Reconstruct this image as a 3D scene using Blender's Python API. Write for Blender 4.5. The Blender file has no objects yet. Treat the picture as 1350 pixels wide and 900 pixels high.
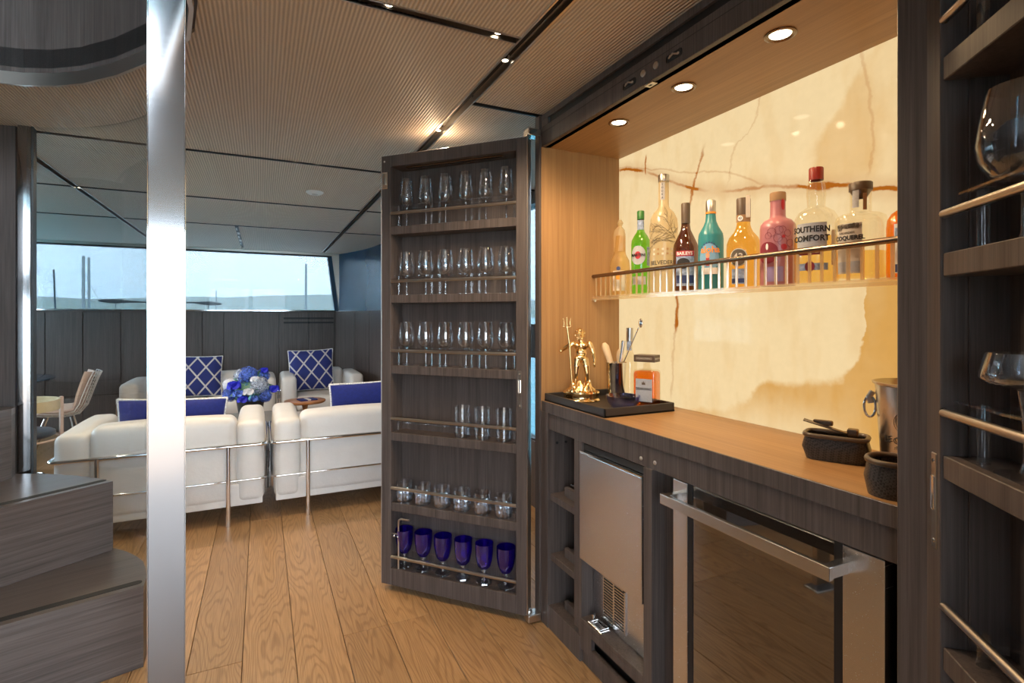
import bpy, bmesh, math, random
from mathutils import Vector, Matrix, Euler
random.seed(7)
S = bpy.context.scene
COL = S.collection
PI = math.pi
# ------------------------------------------------------------------ camera
TH = math.atan2(675 - 344.5, 690)          # bar and planks run along world Y
cam_d = bpy.data.cameras.new('camera'); cam = bpy.data.objects.new('camera', cam_d); COL.objects.link(cam)
cam_d.sensor_width = 36; cam_d.lens = 690 / 1350 * 36; cam_d.shift_y = -32 / 1350
cam_d.clip_start = 0.02; cam_d.clip_end = 20000
cam.location = (0, 0, 1.35); cam.rotation_euler = (PI / 2, 0, -TH)
S.camera = cam
# ------------------------------------------------------------------ world, sun, exposure
W = bpy.data.worlds.new('sky'); S.world = W; W.use_nodes = True
wn, wl = W.node_tree.nodes, W.node_tree.links
bg = wn['Background']
tc = wn.new('ShaderNodeTexCoord'); sx = wn.new('ShaderNodeSeparateXYZ'); wl.new(tc.outputs['Generated'], sx.inputs[0])
rp = wn.new('ShaderNodeValToRGB'); wl.new(sx.outputs['Z'], rp.inputs[0])
rp.color_ramp.elements[0].position = 0.0; rp.color_ramp.elements[0].color = (0.66, 0.80, 0.93, 1)
rp.color_ramp.elements[1].position = 1.0; rp.color_ramp.elements[1].color = (0.62, 0.76, 0.95, 1)
e = rp.color_ramp.elements.new(0.10); e.color = (0.78, 0.90, 1.0, 1)
e = rp.color_ramp.elements.new(0.35); e.color = (0.80, 0.90, 1.0, 1)
nz = wn.new('ShaderNodeTexNoise'); nz.inputs['Scale'].default_value = 5; nz.inputs['Detail'].default_value = 5
mpw = wn.new('ShaderNodeMapping'); mpw.inputs['Scale'].default_value = (1, 1, 5); wl.new(tc.outputs['Generated'], mpw.inputs[0]); wl.new(mpw.outputs[0], nz.inputs['Vector'])
cr = wn.new('ShaderNodeValToRGB'); cr.color_ramp.elements[0].position = 0.55; cr.color_ramp.elements[1].position = 0.85
wl.new(nz.outputs['Fac'], cr.inputs[0])
cm = wn.new('ShaderNodeMix'); cm.data_type = 'RGBA'; cm.inputs['B'].default_value = (0.93, 0.97, 1, 1)
wl.new(cr.outputs['Color'], cm.inputs['Factor']); wl.new(rp.outputs['Color'], cm.inputs['A']); wl.new(cm.outputs['Result'], bg.inputs['Color'])
bg.inputs['Strength'].default_value = 9.0
sd = bpy.data.lights.new('sun', 'SUN'); sd.energy = 6.0; sd.angle = 0.02; sd.color = (1, 0.95, 0.86)
sun = bpy.data.objects.new('sun_offscreen', sd); COL.objects.link(sun); sun.rotation_euler = (math.radians(33), 0, math.radians(-12)); sun.location = (0, -20, 30)
S.view_settings.view_transform = 'Standard'; S.view_settings.look = 'None'
S.view_settings.exposure = 0.38; S.view_settings.gamma = 1.0; S.view_settings.use_curve_mapping = False
S.cycles.transparent_max_bounces = 40; S.cycles.max_bounces = 10; S.cycles.volume_bounces = 2
WARM = (1.0, 0.66, 0.34); LAMP = 1.6

# ------------------------------------------------------------------ helpers
class MB:
    def __init__(s): s.v = []; s.f = []
    def add(s, vs, fs):
        n = len(s.v); s.v += [tuple(p) for p in vs]; s.f += [tuple(i + n for i in f) for f in fs]; return s
    def box(s, x0, x1, y0, y1, z0, z1, M=None):
        vs = [Vector((x, y, z)) for x in (x0, x1) for y in (y0, y1) for z in (z0, z1)]
        if M is not None: vs = [M @ p for p in vs]
        return s.add(vs, [(0, 1, 3, 2), (4, 6, 7, 5), (0, 4, 5, 1), (2, 3, 7, 6), (0, 2, 6, 4), (1, 5, 7, 3)])
    def bbox(s, x0, x1, y0, y1, z0, z1, b=0.003, seg=2, M=None):
        bm = bmesh.new(); bmesh.ops.create_cube(bm, size=1)
        for v in bm.verts: v.co = Vector(((x0 + x1) / 2 + v.co.x * (x1 - x0), (y0 + y1) / 2 + v.co.y * (y1 - y0), (z0 + z1) / 2 + v.co.z * (z1 - z0)))
        bmesh.ops.bevel(bm, geom=bm.edges[:], offset=b, segments=seg, affect='EDGES', profile=0.5)
        return s.bm(bm, M)
    def bm(s, bm, M=None):
        bm.verts.ensure_lookup_table(); bm.verts.index_update()
        vs = [(M @ v.co if M is not None else v.co.copy()) for v in bm.verts]
        fs = [[v.index for v in f.verts] for f in bm.faces]; bm.free()
        return s.add(vs, fs)
    def lathe(s, prof, seg=28, c=(0, 0, 0), M=None, cap=True, mod=None):
        vs = []; fs = []
        for r, z in prof:
            for k in range(seg):
                a = 2 * PI * k / seg; rr = r * (mod(a, z) if mod else 1)
                p = Vector((c[0] + rr * math.cos(a), c[1] + rr * math.sin(a), c[2] + z)); vs.append(M @ p if M is not None else p)
        n = len(prof)
        for i in range(n - 1):
            for k in range(seg):
                k2 = (k + 1) % seg; fs.append((i * seg + k, i * seg + k2, (i + 1) * seg + k2, (i + 1) * seg + k))
        if cap:
            if prof[0][0] > 1e-6: fs.append(tuple(reversed(range(seg))))
            if prof[-1][0] > 1e-6: fs.append(tuple((n - 1) * seg + k for k in range(seg)))
        return s.add(vs, fs)
    def tube(s, pts, r, seg=10, closed=False):
        P = [Vector(p) for p in pts]; n = len(P); rr = r if isinstance(r, (list, tuple)) else [r] * n
        T = []
        for i in range(n):
            a = P[(i - 1) % n] if (closed or i > 0) else P[i]; b = P[(i + 1) % n] if (closed or i < n - 1) else P[i]
            T.append((b - a).normalized())
        up = Vector((0, 0, 1)) if abs(T[0].z) < 0.9 else Vector((1, 0, 0))
        N = (up - T[0] * up.dot(T[0])).normalized(); vs = []; fs = []
        for i in range(n):
            N = N - T[i] * N.dot(T[i]); N = N.normalized() if N.length > 1e-6 else T[i].orthogonal().normalized()
            B = T[i].cross(N)
            for k in range(seg):
                a = 2 * PI * k / seg; vs.append(P[i] + (N * math.cos(a) + B * math.sin(a)) * rr[i])
        m = n if closed else n - 1
        for i in range(m):
            j = (i + 1) % n
            for k in range(seg):
                k2 = (k + 1) % seg; fs.append((i * seg + k, i * seg + k2, j * seg + k2, j * seg + k))
        if not closed: fs.append(tuple(reversed(range(seg)))); fs.append(tuple((n - 1) * seg + k for k in range(seg)))
        return s.add(vs, fs)
    def prism(s, pts, z0, z1):
        n = len(pts); vs = [(x, y, z0) for x, y in pts] + [(x, y, z1) for x, y in pts]
        return s.add(vs, [tuple(reversed(range(n))), tuple(range(n, 2 * n))] + [(i, (i + 1) % n, n + (i + 1) % n, n + i) for i in range(n)])
    def wallstrip(s, pts, z0, z1, t):
        """vertical slab following a plan polyline, thickness t to its left"""
        n = len(pts); P = [Vector((x, y)) for x, y in pts]; O = []
        for i in range(n):
            d = (P[min(i + 1, n - 1)] - P[max(i - 1, 0)]).normalized(); O.append(P[i] + Vector((-d.y, d.x)) * t)
        return s.prism([tuple(p) for p in P] + [tuple(p) for p in reversed(O)], z0, z1)
    def ball(s, c, r, seg=12, rings=8):
        rx, ry, rz = r if isinstance(r, (tuple, list)) else (r, r, r); vs = [(c[0], c[1], c[2] - rz)]; fs = []
        for i in range(1, rings):
            a = -PI / 2 + PI * i / rings
            for k in range(seg):
                b = 2 * PI * k / seg; vs.append((c[0] + rx * math.cos(a) * math.cos(b), c[1] + ry * math.cos(a) * math.sin(b), c[2] + rz * math.sin(a)))
        vs.append((c[0], c[1], c[2] + rz)); L = len(vs) - 1
        for k in range(seg):
            k2 = (k + 1) % seg; fs.append((0, 1 + k2, 1 + k)); fs.append((L, L - seg + k, L - seg + k2))
            for i in range(rings - 2): fs.append((1 + i * seg + k, 1 + i * seg + k2, 1 + (i + 1) * seg + k2, 1 + (i + 1) * seg + k))
        return s.add(vs, fs)
    def cushion(s, x0, x1, y0, y1, z0, z1, r=0.04, bulge=0.015, n=10):
        h = Vector(((x1 - x0) / 2, (y1 - y0) / 2, (z1 - z0) / 2)); c = Vector(((x1 + x0) / 2, (y1 + y0) / 2, (z1 + z0) / 2))
        r = min(r, min(h) * 0.98)
        def samp(hh):
            q = r / hh; return sorted(set([-1, -1 + q * .15, -1 + q * .4, -1 + q * .7, -1 + q] + [(-1 + q) + (2 - 2 * q) * k / n for k in range(1, n)] + [1 - q, 1 - q * .7, 1 - q * .4, 1 - q * .15, 1]))
        sm = [samp(h[i]) for i in range(3)]
        for ax in range(3):
            a, b = (ax + 1) % 3, (ax + 2) % 3
            for sg in (-1, 1):
                vs = []; na, nb = len(sm[a]), len(sm[b])
                for u in sm[a]:
                    for w in sm[b]:
                        p = Vector((0, 0, 0)); p[ax] = sg * h[ax]; p[a] = u * h[a]; p[b] = w * h[b]
                        inn = Vector([max(-(h[i] - r), min(h[i] - r, p[i])) for i in range(3)]); d = p - inn
                        q = inn + d.normalized() * r
                        for i in range(3):
                            o = [j for j in range(3) if j != i]
                            wgt = (1 - (q[o[0]] / h[o[0]]) ** 2) * (1 - (q[o[1]] / h[o[1]]) ** 2)
                            q[i] += bulge * max(0, wgt) * (q[i] / h[i])
                        vs.append(c + q)
                fs = []
                for i in range(na - 1):
                    for j in range(nb - 1):
                        f = (i * nb + j, (i + 1) * nb + j, (i + 1) * nb + j + 1, i * nb + j + 1); fs.append(f if sg > 0 else tuple(reversed(f)))
                s.add(vs, fs)
        s.weld = True
        return s
    def mesh(s, name, mat, smooth=None):
        me = bpy.data.meshes.new(name); me.from_pydata(s.v, [], s.f)
        if getattr(s, 'weld', False):
            b = bmesh.new(); b.from_mesh(me); bmesh.ops.remove_doubles(b, verts=b.verts[:], dist=1e-5); b.to_mesh(me); b.free()
        if mat: me.materials.append(mat)
        if smooth:
            me.polygons.foreach_set('use_smooth', [True] * len(me.polygons))
            if smooth < 180: 
                try: me.set_sharp_from_angle(angle=math.radians(smooth))
                except Exception: pass
        me.update(); return me
    def build(s, name, mat, parent=None, smooth=None):
        o = bpy.data.objects.new(name, s.mesh(name, mat, smooth)); COL.objects.link(o); o.parent = parent; return o

def thing(name, label, cat, loc=(0, 0, 0), rz=0, group=None):
    o = bpy.data.objects.new(name, None); COL.objects.link(o); o.empty_display_size = 0.05
    o.location = loc; o.rotation_euler = (0, 0, rz); o['label'] = label; o['category'] = cat
    if group: o['group'] = group
    return o
def tag(o, label, cat, group=None, loc=None, rz=None):
    o['label'] = label; o['category'] = cat
    if group: o['group'] = group
    if loc is not None: o.location = loc
    if rz is not None: o.rotation_euler = (0, 0, rz)
    return o
def struct(o, label=None):
    o['kind'] = 'structure'
    if label: o['label'] = label; o['category'] = o.name.split('_')[0].split('.')[0]
    return o
def dup(root, loc, rz=None, label=None):
    r = root.copy(); COL.objects.link(r); r.location = loc
    if rz is not None: r.rotation_euler = (0, 0, rz)
    if label: r['label'] = label
    for ch in list(root.children):
        c = ch.copy(); COL.objects.link(c); c.parent = r
        for g in ch.children:
            d = g.copy(); COL.objects.link(d); d.parent = c
    return r
def lamp(loc, power, spot=None, color=WARM, size=0.02, rot=(0, 0, 0), blend=0.6):
    d = bpy.data.lights.new('lamp_light', 'SPOT' if spot else 'POINT'); d.energy = power; d.color = color; d.shadow_soft_size = size
    if spot: d.spot_size = math.radians(spot); d.spot_blend = blend
    o = bpy.data.objects.new('lamp_light', d); COL.objects.link(o); o.location = loc; o.rotation_euler = rot; return o
def text_mesh(string, size, mat, wrap=None, ext=0.0003, bold=0.0, sx=1.0, align='CENTER'):
    """flat lettering in local XZ (reads from -Y); wrap=(r) bends it round a vertical cylinder of radius r"""
    cu = bpy.data.curves.new('lettering', 'FONT'); cu.body = string; cu.size = size; cu.align_x = align; cu.align_y = 'CENTER'
    cu.extrude = ext; cu.offset = bold; cu.resolution_u = 2
    o = bpy.data.objects.new('tmp', cu); COL.objects.link(o)
    dg = bpy.context.evaluated_depsgraph_get(); dg.update()
    me = bpy.data.meshes.new_from_object(o.evaluated_get(dg)); bpy.data.objects.remove(o); bpy.data.curves.remove(cu)
    me.name = 'lettering'; me.materials.clear(); me.materials.append(mat)
    for v in me.vertices:
        x, y, z = v.co; x *= sx
        if wrap:
            rr = wrap + 0.0006 + z; v.co = (rr * math.sin(x / wrap), -rr * math.cos(x / wrap), y)
        else: v.co = (x, -z, y)
    return me
def letter(parent, string, size, mat, loc=(0, 0, 0), wrap=None, rz=0, bold=0.0, sx=1.0, name='lettering'):
    o = bpy.data.objects.new(name, text_mesh(string, size, mat, wrap, bold=bold, sx=sx)); COL.objects.link(o); o.parent = parent; o.location = loc; o.rotation_euler = (0, 0, rz); return o
def patch(r, a0, a1, z0, z1, t=0.0006, n=14, zs=None):
    """curved label on a cylinder, angle 0 = -Y; zs optional (lo,hi) functions of normalised a for round labels"""
    m = MB(); vs = []; fs = []
    for i in range(n + 1):
        q = i / n; a = a0 + (a1 - a0) * q; lo, hi = (z0, z1) if not zs else zs(q)
        for rr in (r, r + t):
            for z in (lo, hi): vs.append((rr * math.sin(a), -rr * math.cos(a), z))
    for i in range(n):
        b = i * 4; c = b + 4
        fs += [(b + 2, c + 2, c + 3, b + 3), (b, b + 1, c + 1, c), (b + 1, b + 3, c + 3, c + 1), (b, c, c + 2, b + 2)]
    fs += [(0, 2, 3, 1), (n * 4, n * 4 + 1, n * 4 + 3, n * 4 + 2)]
    return m.add(vs, fs)
def roundpatch(r, ac, rad, zc, t=0.0008, ry=None):
    ry = ry or rad
    def zs(q):
        h = ry * math.sqrt(max(0.0004, 1 - (2 * q - 1) ** 2)); return zc - h, zc + h
    return patch(r, ac - rad / r, ac + rad / r, 0, 0, t, 20, zs)

# ------------------------------------------------------------------ materials
def nmat(name):
    m = bpy.data.materials.new(name); m.use_nodes = True; nt = m.node_tree; return m, nt.nodes, nt.links, nt.nodes['Principled BSDF']
def plain(name, col, rough=0.5, metal=0.0, spec=0.5, noise=0.0, scale=40, bump=0.0, bscale=200, aniso=0.0, sheen=0.0, coat=0.0):
    m, n, l, b = nmat(name); b.inputs['Base Color'].default_value = (*col, 1); b.inputs['Roughness'].default_value = rough
    b.inputs['Metallic'].default_value = metal; b.inputs['Specular IOR Level'].default_value = spec
    if sheen: b.inputs['Sheen Weight'].default_value = sheen
    if coat: b.inputs['Coat Weight'].default_value = coat
    t = n.new('ShaderNodeTexCoord')
    if noise:
        x = n.new('ShaderNodeTexNoise'); x.inputs['Scale'].default_value = scale; x.inputs['Detail'].default_value = 4; l.new(t.outputs['Object'], x.inputs['Vector'])
        r = n.new('ShaderNodeValToRGB'); r.color_ramp.elements[0].position = 0.3; r.color_ramp.elements[1].position = 0.7
        r.color_ramp.elements[0].color = (*[c * (1 - noise) for c in col], 1); r.color_ramp.elements[1].color = (*[min(1, c * (1 + noise)) for c in col], 1)
        l.new(x.outputs['Fac'], r.inputs[0]); l.new(r.outputs[0], b.inputs['Base Color'])
    if bump:
        x = n.new('ShaderNodeTexNoise'); x.inputs['Scale'].default_value = bscale; x.inputs['Detail'].default_value = 3; l.new(t.outputs['Object'], x.inputs['Vector'])
        u = n.new('ShaderNodeBump'); u.inputs['Strength'].default_value = bump; u.inputs['Distance'].default_value = 0.004; l.new(x.outputs['Fac'], u.inputs['Height']); l.new(u.outputs[0], b.inputs['Normal'])
    return m
def wood(name, dark, light, axis='z', fine=160, rough=0.4, spread=(0.3, 0.72), spec=0.4, coat=0.0, rot=0.0):
    """straight fine veneer grain running along one axis"""
    m, n, l, b = nmat(name); t = n.new('ShaderNodeTexCoord'); mp = n.new('ShaderNodeMapping')
    s = {'x': (0.02, 1, 1), 'y': (1, 0.02, 1), 'z': (1, 1, 0.02)}[axis]; mp.inputs['Scale'].default_value = s
    m0 = n.new('ShaderNodeMapping'); m0.inputs['Rotation'].default_value = (0, 0, -rot); l.new(t.outputs['Object'], m0.inputs[0]); l.new(m0.outputs[0], mp.inputs[0])
    x = n.new('ShaderNodeTexNoise'); x.inputs['Scale'].default_value = fine; x.inputs['Detail'].default_value = 5; x.inputs['Roughness'].default_value = 0.65; l.new(mp.outputs[0], x.inputs['Vector'])
    x2 = n.new('ShaderNodeTexNoise'); x2.inputs['Scale'].default_value = fine * 0.22; x2.inputs['Detail'].default_value = 2; l.new(mp.outputs[0], x2.inputs['Vector'])
    a = n.new('ShaderNodeMix'); a.inputs['Factor'].default_value = 0.35; l.new(x.outputs['Fac'], a.inputs['A']); l.new(x2.outputs['Fac'], a.inputs['B'])
    r = n.new('ShaderNodeValToRGB'); r.color_ramp.elements[0].position = spread[0]; r.color_ramp.elements[1].position = spread[1]
    r.color_ramp.elements[0].color = (*dark, 1); r.color_ramp.elements[1].color = (*light, 1)
    l.new(a.outputs['Result'], r.inputs[0]); l.new(r.outputs[0], b.inputs['Base Color'])
    b.inputs['Roughness'].default_value = rough; b.inputs['Specular IOR Level'].default_value = spec; b.inputs['Coat Weight'].default_value = coat; b.inputs['Coat Roughness'].default_value = 0.15
    u = n.new('ShaderNodeBump'); u.inputs['Strength'].default_value = 0.12; u.inputs['Distance'].default_value = 0.002; l.new(x.outputs['Fac'], u.inputs['Height']); l.new(u.outputs[0], b.inputs['Normal'])
    return m
def thin_glass(name, col=(0.96, 0.97, 0.98), edge=0.45, base=0.05, rough=0.02, gloss=(1, 1, 1), diffuse=0.0, dcol=(1, 1, 1)):
    """clear glass: tinted see-through with a Fresnel sheen, optional milky share"""
    m, n, l, b = nmat(name); n.remove(b); out = n['Material Output']
    tr = n.new('ShaderNodeBsdfTransparent'); tr.inputs[0].default_value = (*col, 1)
    gl = n.new('ShaderNodeBsdfGlossy'); gl.inputs['Roughness'].default_value = rough; gl.inputs['Color'].default_value = (*gloss, 1)
    lw = n.new('ShaderNodeLayerWeight'); lw.inputs['Blend'].default_value = 0.22
    ma = n.new('ShaderNodeMath'); ma.operation = 'MULTIPLY_ADD'; ma.inputs[1].default_value = edge; ma.inputs[2].default_value = base; l.new(lw.outputs['Facing'], ma.inputs[0])
    body = tr.outputs[0]
    if diffuse:
        df = n.new('ShaderNodeBsdfDiffuse'); df.inputs[0].default_value = (*dcol, 1); tl = n.new('ShaderNodeBsdfTranslucent'); tl.inputs[0].default_value = (*dcol, 1)
        a = n.new('ShaderNodeMixShader'); a.inputs[0].default_value = 0.6; l.new(df.outputs[0], a.inputs[1]); l.new(tl.outputs[0], a.inputs[2])
        c = n.new('ShaderNodeMixShader'); c.inputs[0].default_value = diffuse; l.new(tr.outputs[0], c.inputs[1]); l.new(a.outputs[0], c.inputs[2]); body = c.outputs[0]
    mx = n.new('ShaderNodeMixShader'); l.new(ma.outputs[0], mx.inputs[0]); l.new(body, mx.inputs[1]); l.new(gl.outputs[0], mx.inputs[2]); l.new(mx.outputs[0], out.inputs[0])
    return m
def emit(name, col, st):
    m, n, l, b = nmat(name); b.inputs['Base Color'].default_value = (*col, 1); b.inputs['Emission Color'].default_value = (*col, 1); b.inputs['Emission Strength'].default_value = st; return m
def brushed(name, col, rough=0.28, axis='z', fine=300):
    m, n, l, b = nmat(name); b.inputs['Base Color'].default_value = (*col, 1); b.inputs['Metallic'].default_value = 1
    t = n.new('ShaderNodeTexCoord'); mp = n.new('ShaderNodeMapping'); mp.inputs['Scale'].default_value = {'x': (0.01, 1, 1), 'y': (1, 0.01, 1), 'z': (1, 1, 0.01)}[axis]; l.new(t.outputs['Object'], mp.inputs[0])
    x = n.new('ShaderNodeTexNoise'); x.inputs['Scale'].default_value = fine; x.inputs['Detail'].default_value = 3; l.new(mp.outputs[0], x.inputs['Vector'])
    r = n.new('ShaderNodeMapRange'); r.inputs['To Min'].default_value = rough * 0.75; r.inputs['To Max'].default_value = rough * 1.3; l.new(x.outputs['Fac'], r.inputs['Value']); l.new(r.outputs[0], b.inputs['Roughness'])
    u = n.new('ShaderNodeBump'); u.inputs['Strength'].default_value = 0.004; u.inputs['Distance'].default_value = 0.002; l.new(x.outputs['Fac'], u.inputs['Height']); l.new(u.outputs[0], b.inputs['Normal'])
    return m
M = {}
WD, WL = (0.038, 0.029, 0.027), (0.135, 0.107, 0.097)
M['dark_z'] = wood('dark oak veneer', WD, WL, 'z')
M['dark_x'] = wood('dark oak veneer lengthwise', WD, WL, 'x')
M['dark_y'] = wood('dark oak veneer crosswise', WD, WL, 'y')
M['oak_z'] = wood('honey oak veneer', (0.30, 0.155, 0.06), (0.47, 0.265, 0.11), 'z', fine=110, rough=0.45)
M['oak_y'] = wood('honey oak veneer lengthwise', (0.30, 0.155, 0.06), (0.47, 0.265, 0.11), 'y', fine=110, rough=0.38)
M['steel'] = plain('satin steel', (0.60, 0.59, 0.58), 0.27, 1)
M['steel_z'] = brushed('brushed steel upright', (0.60, 0.60, 0.62), 0.24, 'x')
M['satin'] = plain('satin metal rail', (0.60, 0.55, 0.50), 0.28, 1)
M['chrome'] = plain('chrome', (0.78, 0.77, 0.76), 0.07, 1)
M['brass'] = plain('satin bronze', (0.24, 0.17, 0.12), 0.25, 1)
M['black'] = plain('black', (0.008, 0.008, 0.009), 0.5)
M['rubber'] = plain('black rubber', (0.008, 0.008, 0.009), 0.75, noise=0.3, scale=300)
M['recess'] = plain('dark recess', (0.025, 0.022, 0.022), 0.6)
M['glass'] = thin_glass('clear glassware')
M['acrylic'] = thin_glass('clear acrylic', (0.94, 0.96, 0.98), 0.34, 0.055)
M['cut'] = thin_glass('cut crystal', (0.90, 0.93, 0.96), 0.5, 0.14, 0.02)
M['cobalt'] = thin_glass('cobalt glass', (0.22, 0.12, 0.75), 0.45, 0.07, 0.02, (0.8, 0.8, 1), 0.22, (0.05, 0.01, 0.45))
M['pane'] = thin_glass('tinted window glass', (0.325, 0.352, 0.37), 0.05, 0.01)
M['screen'] = thin_glass('clear screen glass', (0.90, 0.93, 0.94), 0.30, 0.035)
M['leather'] = plain('white leather', (0.66, 0.645, 0.63), 0.38, bump=0.25, bscale=60, noise=0.04, scale=8)
M['seam'] = plain('leather seam', (0.45, 0.42, 0.38), 0.6)
M['blue'] = plain('royal blue velvet', (0.006, 0.016, 0.17), 0.8, noise=0.15, scale=60, sheen=0.05)
M['cord'] = plain('white twisted cord', (0.75, 0.75, 0.76), 0.7, noise=0.35, scale=120)
M['white'] = plain('white plastic', (0.75, 0.75, 0.74), 0.4)
M['gold'] = plain('polished gold', (0.95, 0.68, 0.33), 0.16, 1)
M['paper'] = plain('grey paper label', (0.42, 0.42, 0.44), 0.6, noise=0.08, scale=200)
M['ink'] = plain('black ink', (0.015, 0.013, 0.013), 0.6)
M['wink'] = plain('white ink', (0.8, 0.8, 0.78), 0.6)
M['navy'] = plain('navy blue panel', (0.020, 0.055, 0.105), 0.22, noise=0.1, scale=3)
M['glow'] = emit('lamp lens', (1, 0.86, 0.62), 9.0)
# ribbed woven ceiling fabric
def ceil_mat():
    m, n, l, b = nmat('ribbed woven ceiling'); t = n.new('ShaderNodeTexCoord'); sp = n.new('ShaderNodeSeparateXYZ'); l.new(t.outputs['Object'], sp.inputs[0])
    k = n.new('ShaderNodeMath'); k.operation = 'MULTIPLY'; k.inputs[1].default_value = 2 * PI / 0.0125; l.new(sp.outputs['X'], k.inputs[0])
    s = n.new('ShaderNodeMath'); s.operation = 'SINE'; l.new(k.outputs[0], s.inputs[0])
    mp = n.new('ShaderNodeMapping'); mp.inputs['Scale'].default_value = (0.5, 1, 1); l.new(t.outputs['Object'], mp.inputs[0])
    x = n.new('ShaderNodeTexNoise'); x.inputs['Scale'].default_value = 260; x.inputs['Detail'].default_value = 3; l.new(mp.outputs[0], x.inputs['Vector'])
    a = n.new('ShaderNodeMath'); a.operation = 'MULTIPLY_ADD'; a.inputs[1].default_value = 0.7; l.new(x.outputs['Fac'], a.inputs[0]); l.new(s.outputs[0], a.inputs[2])
    r = n.new('ShaderNodeValToRGB'); r.color_ramp.elements[0].color = (0.44, 0.36, 0.28, 1); r.color_ramp.elements[1].color = (0.74, 0.62, 0.50, 1)
    mr = n.new('ShaderNodeMapRange'); mr.inputs['From Min'].default_value = -0.8; mr.inputs['From Max'].default_value = 1.5; l.new(a.outputs[0], mr.inputs['Value']); l.new(mr.outputs[0], r.inputs[0]); l.new(r.outputs[0], b.inputs['Base Color'])
    u = n.new('ShaderNodeBump'); u.inputs['Strength'].default_value = 0.55; u.inputs['Distance'].default_value = 0.004; l.new(a.outputs[0], u.inputs['Height']); l.new(u.outputs[0], b.inputs['Normal'])
    b.inputs['Roughness'].default_value = 0.55; return m
M['ceil'] = ceil_mat()
# oak floor planks: contour lines of a stretched noise make the cathedral grain
def plank_mat():
    m, n, l, b = nmat('oak plank'); t = n.new('ShaderNodeTexCoord'); oi = n.new('ShaderNodeObjectInfo')
    off = n.new('ShaderNodeCombineXYZ'); k = n.new('ShaderNodeMath'); k.operation = 'MULTIPLY'; k.inputs[1].default_value = 37; l.new(oi.outputs['Random'], k.inputs[0]); l.new(k.outputs[0], off.inputs[0]); l.new(k.outputs[0], off.inputs[2])
    ad = n.new('ShaderNodeVectorMath'); l.new(t.outputs['Object'], ad.inputs[0]); l.new(off.outputs[0], ad.inputs[1])
    mp = n.new('ShaderNodeMapping'); mp.inputs['Scale'].default_value = (7.5, 0.9, 1); l.new(ad.outputs[0], mp.inputs[0])
    x = n.new('ShaderNodeTexNoise'); x.inputs['Scale'].default_value = 1.0; x.inputs['Detail'].default_value = 2.2; x.inputs['Roughness'].default_value = 0.35; l.new(mp.outputs[0], x.inputs['Vector'])
    q = n.new('ShaderNodeMath'); q.operation = 'MULTIPLY'; q.inputs[1].default_value = 165; l.new(x.outputs['Fac'], q.inputs[0])
    s = n.new('ShaderNodeMath'); s.operation = 'SINE'; l.new(q.outputs[0], s.inputs[0])
    mp2 = n.new('ShaderNodeMapping'); mp2.inputs['Scale'].default_value = (1, 0.03, 1); l.new(ad.outputs[0], mp2.inputs[0])
    f = n.new('ShaderNodeTexNoise'); f.inputs['Scale'].default_value = 260; f.inputs['Detail'].default_value = 3; l.new(mp2.outputs[0], f.inputs['Vector'])
    mr = n.new('ShaderNodeMapRange'); mr.inputs['From Min'].default_value = 0.1; mr.inputs['From Max'].default_value = 1.0; mr.inputs['To Min'].default_value = 0; mr.inputs['To Max'].default_value = 0.5; l.new(s.outputs[0], mr.inputs['Value'])
    c1 = n.new('ShaderNodeMix'); c1.data_type = 'RGBA'; c1.inputs['A'].default_value = (0.43, 0.25, 0.115, 1); c1.inputs['B'].default_value = (0.215, 0.108, 0.042, 1); l.new(mr.outputs[0], c1.inputs['Factor'])
    fr = n.new('ShaderNodeValToRGB'); fr.color_ramp.elements[0].position = 0.3; fr.color_ramp.elements[1].position = 0.65; fr.color_ramp.elements[0].color = (0.72, 0.70, 0.68, 1); fr.color_ramp.elements[1].color = (1, 1, 1, 1); l.new(f.outputs['Fac'], fr.inputs[0])
    c2 = n.new('ShaderNodeMix'); c2.data_type = 'RGBA'; c2.blend_type = 'MULTIPLY'; c2.inputs['Factor'].default_value = 1; l.new(c1.outputs['Result'], c2.inputs['A']); l.new(fr.outputs[0], c2.inputs['B'])
    hv = n.new('ShaderNodeHueSaturation'); v = n.new('ShaderNodeMapRange'); v.inputs['To Min'].default_value = 0.82; v.inputs['To Max'].default_value = 1.12; l.new(oi.outputs['Random'], v.inputs['Value']); l.new(v.outputs[0], hv.inputs['Value']); l.new(c2.outputs['Result'], hv.inputs['Color'])
    l.new(hv.outputs[0], b.inputs['Base Color']); b.inputs['Roughness'].default_value = 0.36
    u = n.new('ShaderNodeBump'); u.inputs['Strength'].default_value = 0.12; u.inputs['Distance'].default_value = 0.002; u.invert = True; l.new(mr.outputs[0], u.inputs['Height']); l.new(u.outputs[0], b.inputs['Normal'])
    return m
M['plank'] = plank_mat()
def curve_node(n, pts, lo, hi):
    """Float Curve through pts (x,y), both scaled from real units to 0..1 by lo/hi"""
    c = n.new('ShaderNodeFloatCurve'); cu = c.mapping.curves[0]
    P = sorted([((x - lo[0]) / (hi[0] - lo[0]), (y - lo[1]) / (hi[1] - lo[1])) for x, y in pts])
    while len(cu.points) < len(P): cu.points.new(0.5, 0.5)
    for p, (x, y) in zip(cu.points, P): p.location = (x, y)
    c.mapping.update(); return c
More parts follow.
